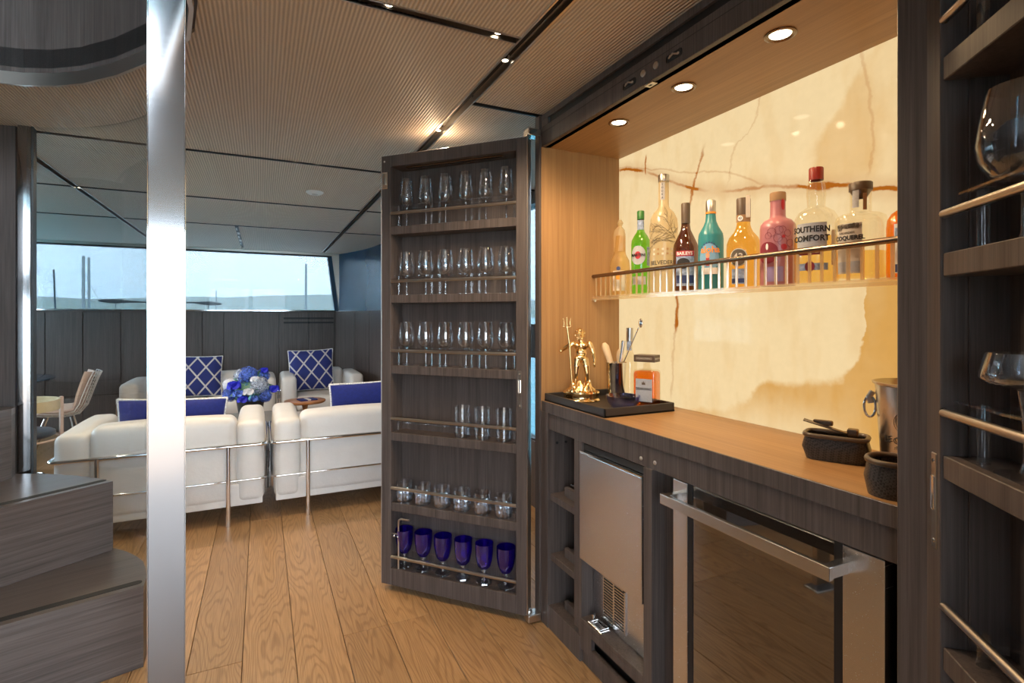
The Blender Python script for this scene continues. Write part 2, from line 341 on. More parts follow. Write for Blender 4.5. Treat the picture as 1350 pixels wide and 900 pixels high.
# backlit onyx slab: veins are Float Curves in the slab's own (Y, Z) metres
def onyx_mat():
    m, n, l, b = nmat('backlit onyx'); LO, HI = (0.5, 0.9), (2.1, 2.2)
    t = n.new('ShaderNodeTexCoord'); sp = n.new('ShaderNodeSeparateXYZ'); l.new(t.outputs['Object'], sp.inputs[0])
    def math_(op, a, bb=None, c=None, clamp=False):
        k = n.new('ShaderNodeMath'); k.operation = op; k.use_clamp = clamp
        for i, v in enumerate((a, bb, c)):
            if v is None: continue
            if isinstance(v, (int, float)): k.inputs[i].default_value = v
            else: l.new(v, k.inputs[i])
        return k.outputs[0]
    def noise(scale, det=3, rough=0.5, mp=None):
        x = n.new('ShaderNodeTexNoise'); x.inputs['Scale'].default_value = scale; x.inputs['Detail'].default_value = det; x.inputs['Roughness'].default_value = rough
        src = t.outputs['Object']
        if mp: q = n.new('ShaderNodeMapping'); q.inputs['Scale'].default_value = mp; l.new(src, q.inputs[0]); src = q.outputs[0]
        l.new(src, x.inputs['Vector']); return x.outputs['Fac']
    n1 = noise(14, 4, 0.6); n2 = noise(5, 3); n3 = noise(45, 3)
    Y = math_('MULTIPLY_ADD', math_('SUBTRACT', n1, 0.5), 0.045, sp.outputs['Y']); Z = math_('MULTIPLY_ADD', math_('SUBTRACT', n1, 0.5), 0.045, sp.outputs['Z'])
    yn = math_('DIVIDE', math_('SUBTRACT', Y, LO[0]), HI[0] - LO[0]); zn = math_('DIVIDE', math_('SUBTRACT', Z, LO[1]), HI[1] - LO[1])
    def fcurve(src, pts, lo, hi):
        c = curve_node(n, pts, lo, hi); l.new(src, c.inputs['Value']); return c.outputs[0]
    def zcurve(pts): return math_('MULTIPLY_ADD', fcurve(yn, pts, LO, HI), HI[1] - LO[1], LO[1])           # z as a function of Y
    def ycurve(pts): return math_('MULTIPLY_ADD', fcurve(zn, [(z, y) for y, z in pts], (LO[1], LO[0]), (HI[1], HI[0])), HI[0] - LO[0], LO[0])
    def ss(v, a, bb):
        k = n.new('ShaderNodeMapRange'); k.interpolation_type = 'SMOOTHSTEP'; k.inputs['From Min'].default_value = a; k.inputs['From Max'].default_value = bb; l.new(v, k.inputs['Value']); return k.outputs[0]
    def inv(v): return math_('SUBTRACT', 1.0, v)
    def mul(*a):
        r = a[0]
        for q in a[1:]: r = math_('MULTIPLY', r, q)
        return r
    def vein(d, w): return inv(ss(math_('ABSOLUTE', d), w * 0.15, w))
    def band(v, a, bb, s=0.03): return mul(ss(v, a - s, a + s), inv(ss(v, bb - s, bb + s)))
    def blob(cy, cz, ry, rz):
        a = math_('DIVIDE', math_('SUBTRACT', Y, cy), ry); c = math_('DIVIDE', math_('SUBTRACT', Z, cz), rz)
        return inv(ss(math_('ADD', math_('MULTIPLY', a, a), math_('MULTIPLY', c, c)), 0.0, 1.0))
    main = zcurve([(0.5, 1.65), (0.817, 1.692), (0.93, 1.726), (1.0, 1.745), (1.09, 1.764), (1.26, 1.797), (1.39, 1.813), (1.57, 1.867), (1.71, 1.927), (1.855, 2.002), (2.042, 2.052), (2.1, 2.06)])
    dm = math_('SUBTRACT', Z, main)
    vmod = ss(n2, 0.38, 0.62)
    strong = math_('MAXIMUM', math_('MAXIMUM', blob(1.03, 1.755, 0.13, 0.08), blob(1.575, 1.865, 0.05, 0.07)), math_('MAXIMUM', blob(0.85, 1.70, 0.09, 0.08), blob(1.95, 2.03, 0.12, 0.08)))
    w1 = mul(vein(dm, 0.009), math_('MAXIMUM', math_('MULTIPLY', vmod, 0.5), math_('MULTIPLY', strong, 1.25)))
    halo = mul(vein(dm, 0.05), 0.22)
    thick = mul(vein(dm, 0.017), blob(1.04, 1.757, 0.055, 0.04), 1.5)
    up2 = math_('SUBTRACT', Z, zcurve([(0.5, 1.7), (1.23, 1.80), (1.31, 1.84), (1.39, 1.88), (1.54, 1.919), (1.756, 1.983), (2.042, 2.063), (2.1, 2.07)]))
    w2 = mul(vein(up2, 0.006), 0.28, ss(Y, 1.2, 1.3))
    v1 = mul(vein(math_('SUBTRACT', Y, ycurve([(1.60, 0.9), (1.60, 1.70), (1.584, 1.794), (1.571, 1.867), (1.52, 1.979), (1.47, 2.2)])), 0.010), band(sp.outputs['Z'], 1.78, 2.0), 0.75)
    v1b = mul(vein(math_('SUBTRACT', Y, 1.848), 0.006), band(sp.outputs['Z'], 1.99, 2.07, 0.01), 0.9)
    v2y = math_('SUBTRACT', Y, ycurve([(1.683, 0.9), (1.683, 1.027), (1.68, 1.154), (1.656, 1.344), (1.652, 1.453), (1.64, 2.2)]))
    v2 = math_('ADD', mul(vein(v2y, 0.013), band(sp.outputs['Z'], 1.30, 1.46), 0.95), mul(vein(v2y, 0.010), band(sp.outputs['Z'], 1.02, 1.34), 0.28))
    v3 = mul(vein(math_('SUBTRACT', Y, ycurve([(1.42, 0.9), (1.41, 1.8), (1.384, 1.872), (1.357, 1.975), (1.292, 2.022), (1.25, 2.12), (1.22, 2.2)])), 0.007), band(sp.outputs['Z'], 1.85, 2.2), 0.25)
    v4 = mul(vein(math_('SUBTRACT', Y, ycurve([(0.93, 0.9), (0.903, 1.732), (0.892, 1.794), (0.888, 1.889), (0.903, 2.012), (0.913, 2.081), (0.9, 2.2)])), 0.007), ss(sp.outputs['Z'], 1.73, 1.78), 0.25)
    veins = math_('ADD', math_('ADD', math_('ADD', w1, w2), math_('ADD', v1, v1b)), math_('ADD', math_('ADD', v2, v3), math_('ADD', math_('ADD', halo, thick), v4)), clamp=True)
    lowB = zcurve([(0.5, 1.47), (0.86, 1.47), (0.895, 1.45), (0.909, 1.303), (0.925, 1.245), (0.951, 1.195), (0.996, 1.164), (1.068, 1.151), (1.146, 1.14), (1.246, 1.127), (1.308, 1.066), (1.384, 1.017), (1.5, 0.998), (1.62, 0.97), (1.75, 0.92), (2.1, 0.9)])
    low = inv(ss(math_('SUBTRACT', Z, lowB), -0.02, 0.012))
    low = mul(low, inv(mul(blob(1.22, 0.90, 0.42, 0.22), 0.9)), math_('MULTIPLY_ADD', n2, 0.5, 0.62))
    wl_ = ycurve([(1.10, 0.9), (1.08, 1.70), (1.078, 1.768), (1.068, 1.83), (1.048, 1.902), (0.996, 1.974), (0.93, 2.055), (0.878, 2.112), (0.82, 2.2)])
    wr_ = ycurve([(0.90, 0.9), (0.90, 1.70), (0.903, 1.732), (0.892, 1.794), (0.888, 1.889), (0.903, 2.012), (0.913, 2.081), (0.88, 2.112), (0.82, 2.2)])
    wedge = mul(inv(ss(math_('SUBTRACT', Y, wl_), -0.03, 0.008)), ss(math_('SUBTRACT', Y, wr_), -0.05, 0.02), ss(Z, 1.70, 1.78))
    right = mul(inv(ss(Y, 0.70, 1.0)), 0.30)
    streak = mul(ss(noise(9, 3, 0.5, (1, 1.6, 0.5)), 0.45, 0.7), 0.16)
    honey = math_('ADD', math_('ADD', mul(low, 0.95), mul(wedge, math_('MULTIPLY_ADD', n2, 0.5, 0.18))), math_('ADD', right, streak), clamp=True)
    def mixc(f, a, bb):
        k = n.new('ShaderNodeMix'); k.data_type = 'RGBA'; l.new(f, k.inputs['Factor'])
        for nm, v in (('A', a), ('B', bb)):
            if isinstance(v, tuple): k.inputs[nm].default_value = (*v, 1)
            else: l.new(v, k.inputs[nm])
        return k.outputs['Result']
    c = mixc(honey, (1.0, 0.755, 0.41), (0.76, 0.40, 0.10)); c = mixc(veins, c, (0.46, 0.125, 0.006))
    g = math_('MULTIPLY_ADD', n3, 0.10, 0.95)
    l.new(c, b.inputs['Emission Color']); l.new(math_('MULTIPLY', g, ONYX), b.inputs['Emission Strength'])
    b.inputs['Base Color'].default_value = (0.03, 0.02, 0.012, 1); b.inputs['Roughness'].default_value = 0.05; b.inputs['Specular IOR Level'].default_value = 0.12
    return m
ONYX = 0.68
M['onyx'] = onyx_mat()

# ================================================================== SETTING
ZC = 2.25                                   # underside of the ceiling panels
fl = MB().box(-3.6, 1.95, -4.2, 8.0, -0.12, -0.022).build('floor', M['recess']); struct(fl, 'oak plank floor running along the bar')
pw, pl, gap = 0.19, 1.86, 0.0022
pm = {}
def plank_mesh(L):
    k = round(L, 2)
    if k not in pm: pm[k] = MB().bbox(-pw / 2 + gap / 2, pw / 2 - gap / 2, 0.0011, L - 0.0011, -0.022, 0, 0.0012, 1).mesh('plank', M['plank'])
    return pm[k]
rnd = random.Random(3)
x = 0.028 - pw * 19
while x < 1.95:
    y = -4.2 - rnd.choice([0.0, 0.31, 0.62, 0.93, 1.24, 1.55])
    while y < 7.95:
        a = max(y, -4.2); b_ = min(y + pl, 7.95)
        if b_ - a > 0.1:
            o = bpy.data.objects.new('plank', plank_mesh(b_ - a)); COL.objects.link(o); o.parent = fl; o.location = (x, a, 0)
        y += pl
    x += pw
# --- ceiling: dark slab, ribbed panels hung below it with open channels between
open_pts = [(-0.182, 0.9), (-0.182, 1.50), (-0.184, 1.72), (-0.210, 1.90), (-0.280, 2.04), (-0.365, 2.16), (-0.47, 2.30), (-0.60, 2.435), (-0.70, 2.505), (-0.80, 2.548), (-0.95, 2.575), (-1.15, 2.58), (-1.9, 2.58)]
slab = [(1.95, -3.4), (1.95, 8.0), (-3.6, 8.0), (-3.6, 2.58)] + [p for p in reversed(open_pts[1:])][0:] + [(-0.187, -0.6), (-1.9, -0.6), (-1.9, -3.4)]  # aft end stretched into an unseen added overhang that blocks the sun
ce = MB().prism(slab, ZC + 0.03, ZC + 0.10).build('ceiling', M['recess']); struct(ce, 'ribbed woven ceiling in large panels with dark light channels')
def cpanel(pts, name='ceiling_panel'):
    o = MB().prism(pts, ZC, ZC + 0.032).build(name, M['ceil'], ce)
    return o
def crect(x0, x1, y0, y1): return cpanel([(x0, y0), (x1, y0), (x1, y1), (x0, y1)])
YX = [0.27, 1.525, 3.28, 4.54, 5.80]
g1 = 0.018; g2 = 0.012
crect(-0.16, 0.755, -2.2, 0.27 - g2); crect(-0.16, 0.755, 0.27 + g2, 1.525 - g1)
rim = [p for p in open_pts if p[1] >= 1.5 and p[0] > -1.14]
cpanel([(0.755, 1.525 + g1), (0.755, 3.28 - g2), (-1.13, 3.28 - g2), (-1.13, 2.60)] + [(px + 0.02, py + 0.02) for px, py in reversed(rim)] + [(-0.165, 1.525 + g1)])
for a, b_ in ((3.28, 4.54), (4.54, 5.80)): crect(-1.13, 0.755, a + g2, b_ - g2)
crect(-1.13, -0.235, 5.80 + g2, 7.86); crect(-0.205, 0.755, 5.80 + g2, 7.86)
for a, b_ in ((-2.2, 0.27), (0.27, 2.055)): crect(0.80, 1.95, a + g2, b_ - g2)
for a, b_ in ((2.055, 3.28), (3.28, 4.54), (4.54, 5.80)): crect(0.80, 1.95, a + g2, b_ - g2)
crect(0.80, 1.95, 5.80 + g2, 7.86)
for a, b_ in ((2.62, 3.28), (3.28, 4.54), (4.54, 5.80), (5.80, 7.87)): crect(-2.40, -1.17, a + g2, b_ - g2); crect(-3.60, -2.42, a + g2, b_ - g2)
# thin metal edge profiles along the channels
m = MB()
for X0 in (0.755, 0.80): m.box(X0 - 0.003, X0 + 0.003, -2.2, 7.8, ZC - 0.004, ZC + 0.02)
for X0 in (-1.13, -1.17): m.box(X0 - 0.003, X0 + 0.003, 2.62, 7.8, ZC - 0.004, ZC + 0.02)
m.build('channel_edge', M['satin'], ce)
m = MB()
for Y0, x0, x1 in ((1.525 - g1, -0.16, 0.755), (1.525 + g1, -0.16, 0.755)): m.box(x0, x1, Y0 - 0.003, Y0 + 0.003, ZC - 0.004, ZC + 0.02)
m.build('channel_edge', M['satin'], ce)
M['channel'] = plain('dark channel profile', (0.042, 0.042, 0.044), 0.35, 0.6)
for Y0 in (3.28, 4.54, 5.80):
    for xa, xb in ((-3.6, -1.172), (-1.128, 0.752), (0.803, 1.95)): MB().box(xa, xb, Y0 + 0.004, Y0 + 0.013, ZC - 0.005, ZC + 0.03).build('channel_edge', M['channel'], ce)
MB().box(0.803, 1.95, 2.059, 2.068, ZC - 0.005, ZC + 0.03).build('channel_edge', M['channel'], ce)
# small downlights in the channels
def channel_light(x, y, power, lens=0.011, col=(1, 0.88, 0.74)):
    t = thing('ceiling_spotlight', 'tiny round downlight set in a dark ceiling channel', 'light', (x, y, ZC + 0.02), 0, 'channel downlights')
    MB().lathe([(lens + 0.005, 0.012), (lens + 0.005, -0.012), (lens, -0.013), (lens, 0.0)], 16, cap=False).build('ring', M['chrome'], t, 40)
    MB().lathe([(0, -0.008), (lens, -0.008), (lens, 0.0), (0, 0.0)], 16, cap=False).build('lens', M['glow'], t)
    if power: lamp((x, y, ZC - 0.012), power * LAMP, 150, col, 0.015)
# only the fittings that show in the photograph, all alike
for x_, y_ in ((0.335, 1.525), (0.682, 1.525), (0.778, 1.68), (0.778, 2.45), (0.177, 3.28), (0.301, 3.28), (-0.724, 3.28), (-0.045, 4.54), (0.0, 4.54), (-1.02, 4.54), (-1.15, 3.71), (-1.15, 4.62), (-0.64, 5.80)):
    channel_light(x_, y_, 11, 0.011, (1, 0.76, 0.50))
lamp((0.778, 2.45, ZC - 0.035), 1.0, None, (1, 0.72, 0.42), 0.01)      # this fitting also grazes the ceiling beside it
# a small linear fitting at the window end of the short channel
m = MB().box(-0.236, -0.204, 5.85, 7.4, ZC - 0.002, ZC + 0.025).build('channel_fitting', M['black'], ce)
for k in range(5): MB().box(-0.232, -0.222 + 0.014 * (k % 2), 5.95 + 0.29 * k, 6.10 + 0.29 * k, ZC - 0.005, ZC + 0.0).build('fitting_clip', M['white'], m)
t = thing('smoke_detector', 'white round smoke detector on the ribbed ceiling', 'detector', (0.347, 4.007, ZC))
MB().lathe([(0.060, 0), (0.060, -0.006), (0.045, -0.016), (0.0, -0.019)], 28).build('cover', M['white'], t, 40)
MB().lathe([(0.022, -0.017), (0.020, -0.021), (0, -0.022)], 16).build('sensor', M['satin'], t, 40)
# --- stairwell drum in the ceiling with its steel rim
dr = MB().wallstrip(open_pts, ZC + 0.012, 3.5, -0.05).build('wall_stairwell', M['dark_z'], None, 30); struct(dr, 'dark oak curved panelling above the stairs')
MB().wallstrip(open_pts, ZC - 0.035, ZC + 0.012, -0.012).build('trim_1', M['satin'], dr, 30)
MB().box(-1.325, -1.32, 2.51, 2.582, ZC + 0.012, 3.5).build('panel_joint', M['black'], dr)
o = MB().box(-3.6, 1.95, -3.4, 4.5, 4.55, 4.65).build('ceiling_upper', M['white']); struct(o, 'added unseen slab shading the stairwell from the sun')  # unseen slab added above the drum to keep sun out of it
# --- walls
TOPW = 2.22
SILL = 1.435
wallpath = [(-3.6, 7.86), (0.96, 7.86), (1.16, 7.35), (1.27, 6.9), (1.335, 6.4), (1.42, 5.95), (1.75, 5.5)]
wf = MB().wallstrip(wallpath, 0, SILL - 0.02, 0.14).build('wall_far', M['dark_z']); struct(wf, 'dark oak panelled wall below the windows')
MB().wallstrip([(a, b_ - 0.012) for a, b_ in wallpath], SILL - 0.02, SILL, 0.16).build('window_sill', M['dark_x'], wf)
def wallpanel(x0, x1):
    MB().bbox(x0 + 0.004, x1 - 0.004, 7.842, 7.862, 0.02, SILL - 0.024, 0.003, 1).build('wall_panel', M['dark_z'], wf)
sx_ = [-3.55, -2.9, -2.27, -1.92, -1.55, -1.15, -0.89, -0.687, -0.446, 0.22, 0.60, 0.955]
for a, b_ in zip(sx_[:-1], sx_[1:]): wallpanel(a, b_)
for zz in (1.335, 1.275): 
    MB().box(0.275, 0.93, 7.836, 7.85, zz - 0.012, zz + 0.012).build('vent_slot', M['black'], wf)
for i in range(2, 6):
    (x0, y0), (x1, y1) = wallpath[i - 1], wallpath[i]
    d = Vector((x1 - x0, y1 - y0)); L_ = d.length; d.normalize(); a0 = Vector((x0, y0)) + d * 0.006; a1 = Vector((x1, y1)) - d * 0.006
    MB().wallstrip([tuple(a0), tuple(a1)], 0.02, SILL - 0.024, -0.012).build('wall_panel', M['dark_z'], wf)
# dark blue curved corner above the sill, and the head of the window
co = MB().wallstrip([(1.0, 7.80), (1.08, 7.62), (1.17, 7.35), (1.24, 7.1), (1.29, 6.8), (1.335, 6.4), (1.42, 5.95), (1.75, 5.5)], SILL, ZC + 0.02, 0.10).build('wall_corner', M['navy'], None, 60); struct(co, 'dark blue curved wall corner beside the slanted window post')
hd = MB().box(-3.6, 1.0, 7.80, 7.95, TOPW, ZC + 0.04).build('trim_1', M['satin']); struct(hd, 'pale window head under the ceiling')
w1 = MB().box(-3.6, 0.99, 7.885, 7.893, SILL - 0.01, TOPW + 0.01).build('window_1', M['pane']); struct(w1, 'wide tinted window looking out over the harbour')
MB().add([(0.845, 7.84, TOPW), (0.905, 7.84, TOPW), (1.0, 7.84, SILL), (0.945, 7.84, SILL), (0.845, 7.93, TOPW), (0.905, 7.93, TOPW), (1.0, 7.93, SILL), (0.945, 7.93, SILL)], [(0, 3, 2, 1), (4, 5, 6, 7), (0, 1, 5, 4), (2, 3, 7, 6), (1, 2, 6, 5), (0, 4, 7, 3)]).build('window_post', M['navy'], w1)
MB().add([(0.905, 7.83, TOPW), (1.01, 7.80, TOPW), (1.01, 7.80, SILL), (1.0, 7.83, SILL), (0.905, 7.93, TOPW), (1.01, 7.93, TOPW), (1.01, 7.93, SILL), (1.0, 7.93, SILL)], [(0, 3, 2, 1), (4, 5, 6, 7), (0, 1, 5, 4), (2, 3, 7, 6), (1, 2, 6, 5), (0, 4, 7, 3)]).build('window_reveal', M['satin'], w1)
MB().box(-3.6, 0.95, 7.84, 7.90, SILL - 0.002, SILL + 0.012).build('window_frame', M['chrome'], w1)
MB().box(-3.6, 0.9, 7.83, 7.90, TOPW - 0.016, TOPW + 0.002).build('window_frame', M['black'], w1)
# right side wall with its window (seen through the gap beside the open door)
wr = MB().box(1.75, 1.85, 2.12, 5.52, 0, 0.47).box(1.75, 1.85, 2.12, 5.52, 2.16, ZC + 0.03).box(1.75, 1.85, 5.2, 5.52, 0.47, 2.16).box(1.75, 1.85, 2.12, 2.3, 0.47, 2.16).build('wall_right', M['dark_z']); struct(wr, 'dark oak side wall around the tall side window')
w2 = MB().box(1.79, 1.797, 2.3, 5.2, 0.46, 2.17).build('window_2', M['pane']); struct(w2, 'tall side window between the open door and the cabinet')
MB().bbox(1.75, 1.84, 2.3, 5.2, 1.06, 1.30, 0.006).build('window_rail', M['black'], w2)
MB().bbox(1.76, 1.83, 2.3, 5.2, 0.44, 0.48, 0.004).build('window_frame', M['black'], w2)
# left saloon wall with windows
wl0 = MB().box(-3.7, -3.6, 3.2, 8.0, 0, 0.95).box(-3.7, -3.6, 3.2, 8.0, 2.1, ZC + 0.05).box(-3.7, -3.6, 5.4, 5.6, 0.95, 2.1).build('wall_left', M['dark_z']); struct(wl0, 'dark oak wall along the saloon windows')
w3 = MB().box(-3.655, -3.645, 3.2, 8.0, 0.94, 2.11).build('window_3', M['screen']); struct(w3, 'clear saloon window')
# wall beside the stairs and behind the bar
o = MB().wallstrip([(-3.6, 3.40), (-1.9, 3.36), (-1.045, 3.235)], 0, ZC + 0.03, 0.05).build('wall_stair', M['dark_z']); struct(o, 'dark oak panel beside the stairs')
o = MB().box(-1.98, -1.9, -2.0, 3.36, 0, 4.5).build('wall_stairside', M['dark_z']); struct(o, 'dark oak wall enclosing the stairs')
o = MB().box(1.60, 1.95, -2.2, 2.12, 0, ZC + 0.03).build('wall_bar', M['dark_z']); struct(o, 'dark oak wall behind the bar niche')
o = MB().box(1.16, 1.60, -2.2, 0.50, 0, ZC + 0.03).build('wall_aft', M['dark_z']); struct(o, 'dark oak wall beside the bar')

# ================================================================== STAIRS
def step(pts, z0, z1, strip, label):
    t = thing('stair_step', label, 'step', (0, 0, 0))
    an = math.atan2(strip[0][1] - strip[1][1], strip[0][0] - strip[1][0])
    MB().prism(pts, z0, z1 - 0.03).build('riser', wood('dark oak riser', WD, WL, 'x', rough=0.4, rot=an), t)
    MB().prism(pts, z1 - 0.03, z1).build('tread', wood('polished dark oak tread', WD, WL, 'x', rough=0.28, spec=0.6, rot=an), t)
    a, b_ = Vector(strip[0]), Vector(strip[1]); d = (b_ - a).normalized(); nn = Vector((d.y, -d.x)); c = a + nn * 0.046
    cap = [tuple(c + (-nn * math.cos(PI * k / 8) - d * math.sin(PI * k / 8)) * 0.016) for k in range(9)]
    MB().prism(cap + [tuple(b_ + nn * 0.062), tuple(b_ + nn * 0.03)], z1 - 0.001, z1 + 0.0015).build('grip_strip', M['rubber'], t)
    return t
step([(-0.411, 2.438), (-0.414, 2.52), (-0.430, 2.60), (-0.452, 2.68), (-0.49, 2.755), (-0.54, 2.83), (-0.601, 2.898), (-0.68, 2.965), (-1.3, 2.9), (-1.88, 2.9), (-1.88, 2.02)], 0.001, 0.313, ((-0.425, 2.434), (-1.85, 2.035)), 'lowest dark oak stair step standing on the floor')
step([(-0.596, 2.871), (-0.672, 2.956), (-0.76, 3.035), (-0.857, 3.109), (-0.95, 3.165), (-1.04, 3.205), (-1.5, 3.29), (-1.88, 3.31), (-1.88, 1.98)], 0.314, 0.62, ((-0.615, 2.858), (-1.85, 2.0)), 'second dark oak stair step above the lowest one')
step([(-1.02, 3.115), (-1.03, 3.19), (-1.10, 3.205), (-1.88, 3.30), (-1.88, 1.4)], 0.621, 0.935, ((-1.04, 3.08), (-1.84, 1.6)), 'third dark oak stair step under the tall dark panel')

# ================================================================== STEEL POST AND CURVED GLASS SCREEN
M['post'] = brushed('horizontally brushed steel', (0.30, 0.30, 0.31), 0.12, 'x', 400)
t = thing('steel_post', 'tall flat brushed steel post rising through the stairwell', 'post', (-0.1633 * 1.42, 1.188 * 1.42, 0), 0.12)
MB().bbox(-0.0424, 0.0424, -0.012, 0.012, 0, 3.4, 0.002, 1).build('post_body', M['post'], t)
for s_ in (-1, 1): MB().bbox(s_ * 0.0427 - 0.0013, s_ * 0.0427 + 0.0013, -0.014, 0.014, 0, 3.4, 0.001, 1).build('edge_strip', M['chrome'], t)
MB().bbox(-0.07, 0.07, -0.04, 0.04, 0, 0.012, 0.003).build('base_plate', M['steel'], t)
t = thing('glass_screen', 'curved clear glass screen between the stairs and the saloon', 'screen', (0, 0, 0))
def ell(q): return (-1.1 + 0.885 * math.cos(q), 1.9 + 1.325 * math.sin(q))
arc = [ell(math.radians(30 + (84 - 30) * k / 24)) for k in range(25)]
MB().wallstrip(arc, 0.0, ZC, 0.010).build('glass_pane', M['screen'], t, 60)
fa = Vector(arc[-1]); ff = math.atan2(fa.y, fa.x)
Mf = Matrix.Translation((-1.0, 3.235, 0)) @ Matrix.Rotation(0.10, 4, 'Z')
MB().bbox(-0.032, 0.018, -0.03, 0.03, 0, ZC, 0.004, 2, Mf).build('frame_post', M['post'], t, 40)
MB().box(0.018, 0.026, -0.03, 0.03, 0, ZC, Mf).build('gasket', M['black'], t)
# ================================================================== BAR CABINET
FX, BX, Y0, Y1 = 1.124, 1.547, 0.583, 2.042      # front, onyx plane, niche ends
ZN, ZT = 2.107, 0.979
bar = thing('bar_cabinet', 'dark oak built-in bar cabinet framing the lit niche', 'cabinet', (0, 0, 0))
MB().bbox(1.114, 1.60, Y1 + 0.004, 2.086, 0, ZC - 0.004, 0.002, 1).build('side_panel', M['dark_z'], bar)
MB().bbox(FX, 1.128 + 0.022, Y1, Y1 + 0.006, 0.0, ZN, 0.001, 1).box(FX + 0.022, 1.59, Y1 - 0.001, Y1 + 0.005, ZT, ZN).build('side_lining', M['oak_z'], bar)
MB().bbox(1.085, 1.60, 0.505, Y0 - 0.004, 0, ZC - 0.004, 0.002, 1).build('side_panel', M['dark_z'], bar)
MB().box(FX, 1.59, Y0 - 0.005, Y0 + 0.001, ZT, ZN).build('side_lining', M['oak_z'], bar)
hdr = MB().bbox(FX, FX + 0.02, Y0 - 0.005, Y1 + 0.005, ZN - 0.0, 2.192, 0.0015, 1).bbox(FX, FX + 0.02, Y0 - 0.005, Y1 + 0.005, 2.222, ZC - 0.004, 0.001, 1).box(FX + 0.02, FX + 0.04, Y0, Y1, ZN, ZC - 0.004).box(FX, FX + 0.02, Y0, 0.66, 2.192, 2.222).box(FX, FX + 0.02, 1.985, Y1, 2.192, 2.222).build('header', M['dark_z'], bar)
MB().box(FX + 0.012, FX + 0.0195, 0.66, 1.985, 2.192, 2.222).build('header_slot', M['black'], bar)
MB().box(FX - 0.0005, FX + 0.003, Y0, Y1, 2.166, 2.1675).build('header_joint', M['black'], bar)
for yy in (1.426, 1.213):
    h_ = MB().bbox(FX - 0.003, FX + 0.004, yy - 0.033, yy + 0.033, 2.128, 2.150, 0.006, 3).build('latch_plate', M['black'], bar)
    MB().tube([(FX - 0.003, yy - 0.02, 2.136), (FX - 0.007, yy, 2.144), (FX - 0.003, yy + 0.02, 2.139)], 0.003, 6).ball((FX - 0.005, yy - 0.022, 2.137), 0.004, 8, 6).ball((FX - 0.005, yy + 0.012, 2.142), 0.004, 8, 6).build('latch_bolt', M['satin'], h_, 40)
for yy in (1.355, 1.294): MB().lathe([(0.012, 0), (0.011, 0.003), (0.008, 0.004), (0, 0.0045)], 18, M=Matrix.Translation((FX, yy, 2.145)) @ Matrix.Rotation(-PI / 2, 4, 'Y')).build('magnet', M['satin'], bar, 40)
cb = MB().box(FX + 0.02, BX + 0.02, Y0, Y1, ZN, ZN + 0.03).build('niche_ceiling', M['oak_y'], bar)
MB().bbox(1.128, 1.152, 1.318, 1.356, ZN - 0.004, ZN + 0.001, 0.001, 1).build('striker_plate', M['satin'], cb)
MB().box(1.136, 1.144, 1.333, 1.345, ZN - 0.0045, ZN - 0.0035).build('striker_hole', M['black'], cb)
for yy, nm in ((1.656, 'nearest to the gilt statuette end'), (1.31, 'in the middle'), (0.954, 'nearest to the ice bucket end')):
    t = thing('niche_downlight', 'bronze rimmed downlight %s of the oak niche ceiling' % nm, 'light', (1.254, yy, ZN), 0, 'niche downlights')
    MB().lathe([(0.040, 0.0), (0.040, -0.003), (0.034, -0.005), (0.029, -0.003), (0.026, 0.001)], 32, cap=False).build('rim', M['brass'], t, 40)
    MB().lathe([(0.027, -0.0005), (0.0, -0.001)], 28, cap=False).build('lens', M['glow'], t)
    lamp((1.254, yy, ZN - 0.008), 6, 145, WARM, 0.022)
# the backlit slab
ox = MB().bbox(BX, BX + 0.018, Y0 - 0.004, Y1 + 0.004, ZT - 0.002, ZN + 0.002, 0.001, 1).build('onyx_panel', M['onyx'])
tag(ox, 'backlit cream and honey onyx slab at the back of the bar niche', 'panel')
# worktop: oak top, dark front edge
t = thing('bar_worktop', 'oak bar worktop with dark front edge below the onyx slab', 'worktop')
MB().box(FX + 0.004, BX + 0.0, Y0 - 0.004, Y1 + 0.001, 0.936, ZT).build('top_board', M['oak_y'], t)
MB().bbox(FX - 0.001, FX + 0.005, Y0 - 0.004, Y1 - 0.0, 0.934, ZT + 0.0005, 0.001, 1).build('front_edge', M['dark_z'], t)
# base cabinet
def bpart(name, x0, x1, y0, y1, z0, z1, mat='dark_z', par=None, b=0.0015): return MB().bbox(x0, x1, y0, y1, z0, z1, b, 1).build(name, M[mat], par or bar)
bpart('fascia', FX + 0.006, FX + 0.026, Y0 - 0.004, 1.995, 0.862, 0.935)
bpart('side_upright', FX - 0.002, 1.59, 1.985, Y1 + 0.003, 0.0, 0.935)
bpart('divider', FX + 0.006, 1.59, 1.730, 1.752, 0.005, 0.863)
bpart('divider', FX + 0.006, FX + 0.03, 1.752, 1.784, 0.12, 0.863)
bpart('divider', FX - 0.002, 1.59, 1.312, 1.353, 0.005, 0.863)
bpart('divider', FX + 0.05, 1.59, 1.238, 1.312, 0.005, 0.863)
bpart('divider', FX + 0.05, 1.59, Y0 - 0.003, 0.610, 0.005, 0.863)
bpart('back_board', 1.575, 1.595, Y0, 1.99, 0.005, 0.935, 'recess')
bpart('plinth', FX + 0.002, FX + 0.022, 1.735, 1.99, 0.0, 0.10)
bpart('plinth', FX + 0.012, FX + 0.03, 0.60, 1.735, 0.0, 0.055)
sill = bpart('sill', FX + 0.004, 1.40, 1.345, 1.735, 0.156, 0.176)
MB().box(FX + 0.004, FX + 0.02, 1.345, 1.735, 0.055, 0.085).box(FX + 0.004, FX + 0.02, 1.345, 1.735, 0.130, 0.157).box(FX + 0.004, FX + 0.02, 1.66, 1.735, 0.085, 0.13).box(FX + 0.004, FX + 0.02, 1.345, 1.39, 0.085, 0.13).build('vent_board', M['dark_z'], bar)
MB().box(FX + 0.05, FX + 0.06, 1.35, 1.73, 0.056, 0.155).build('vent_back', M['black'], bar)
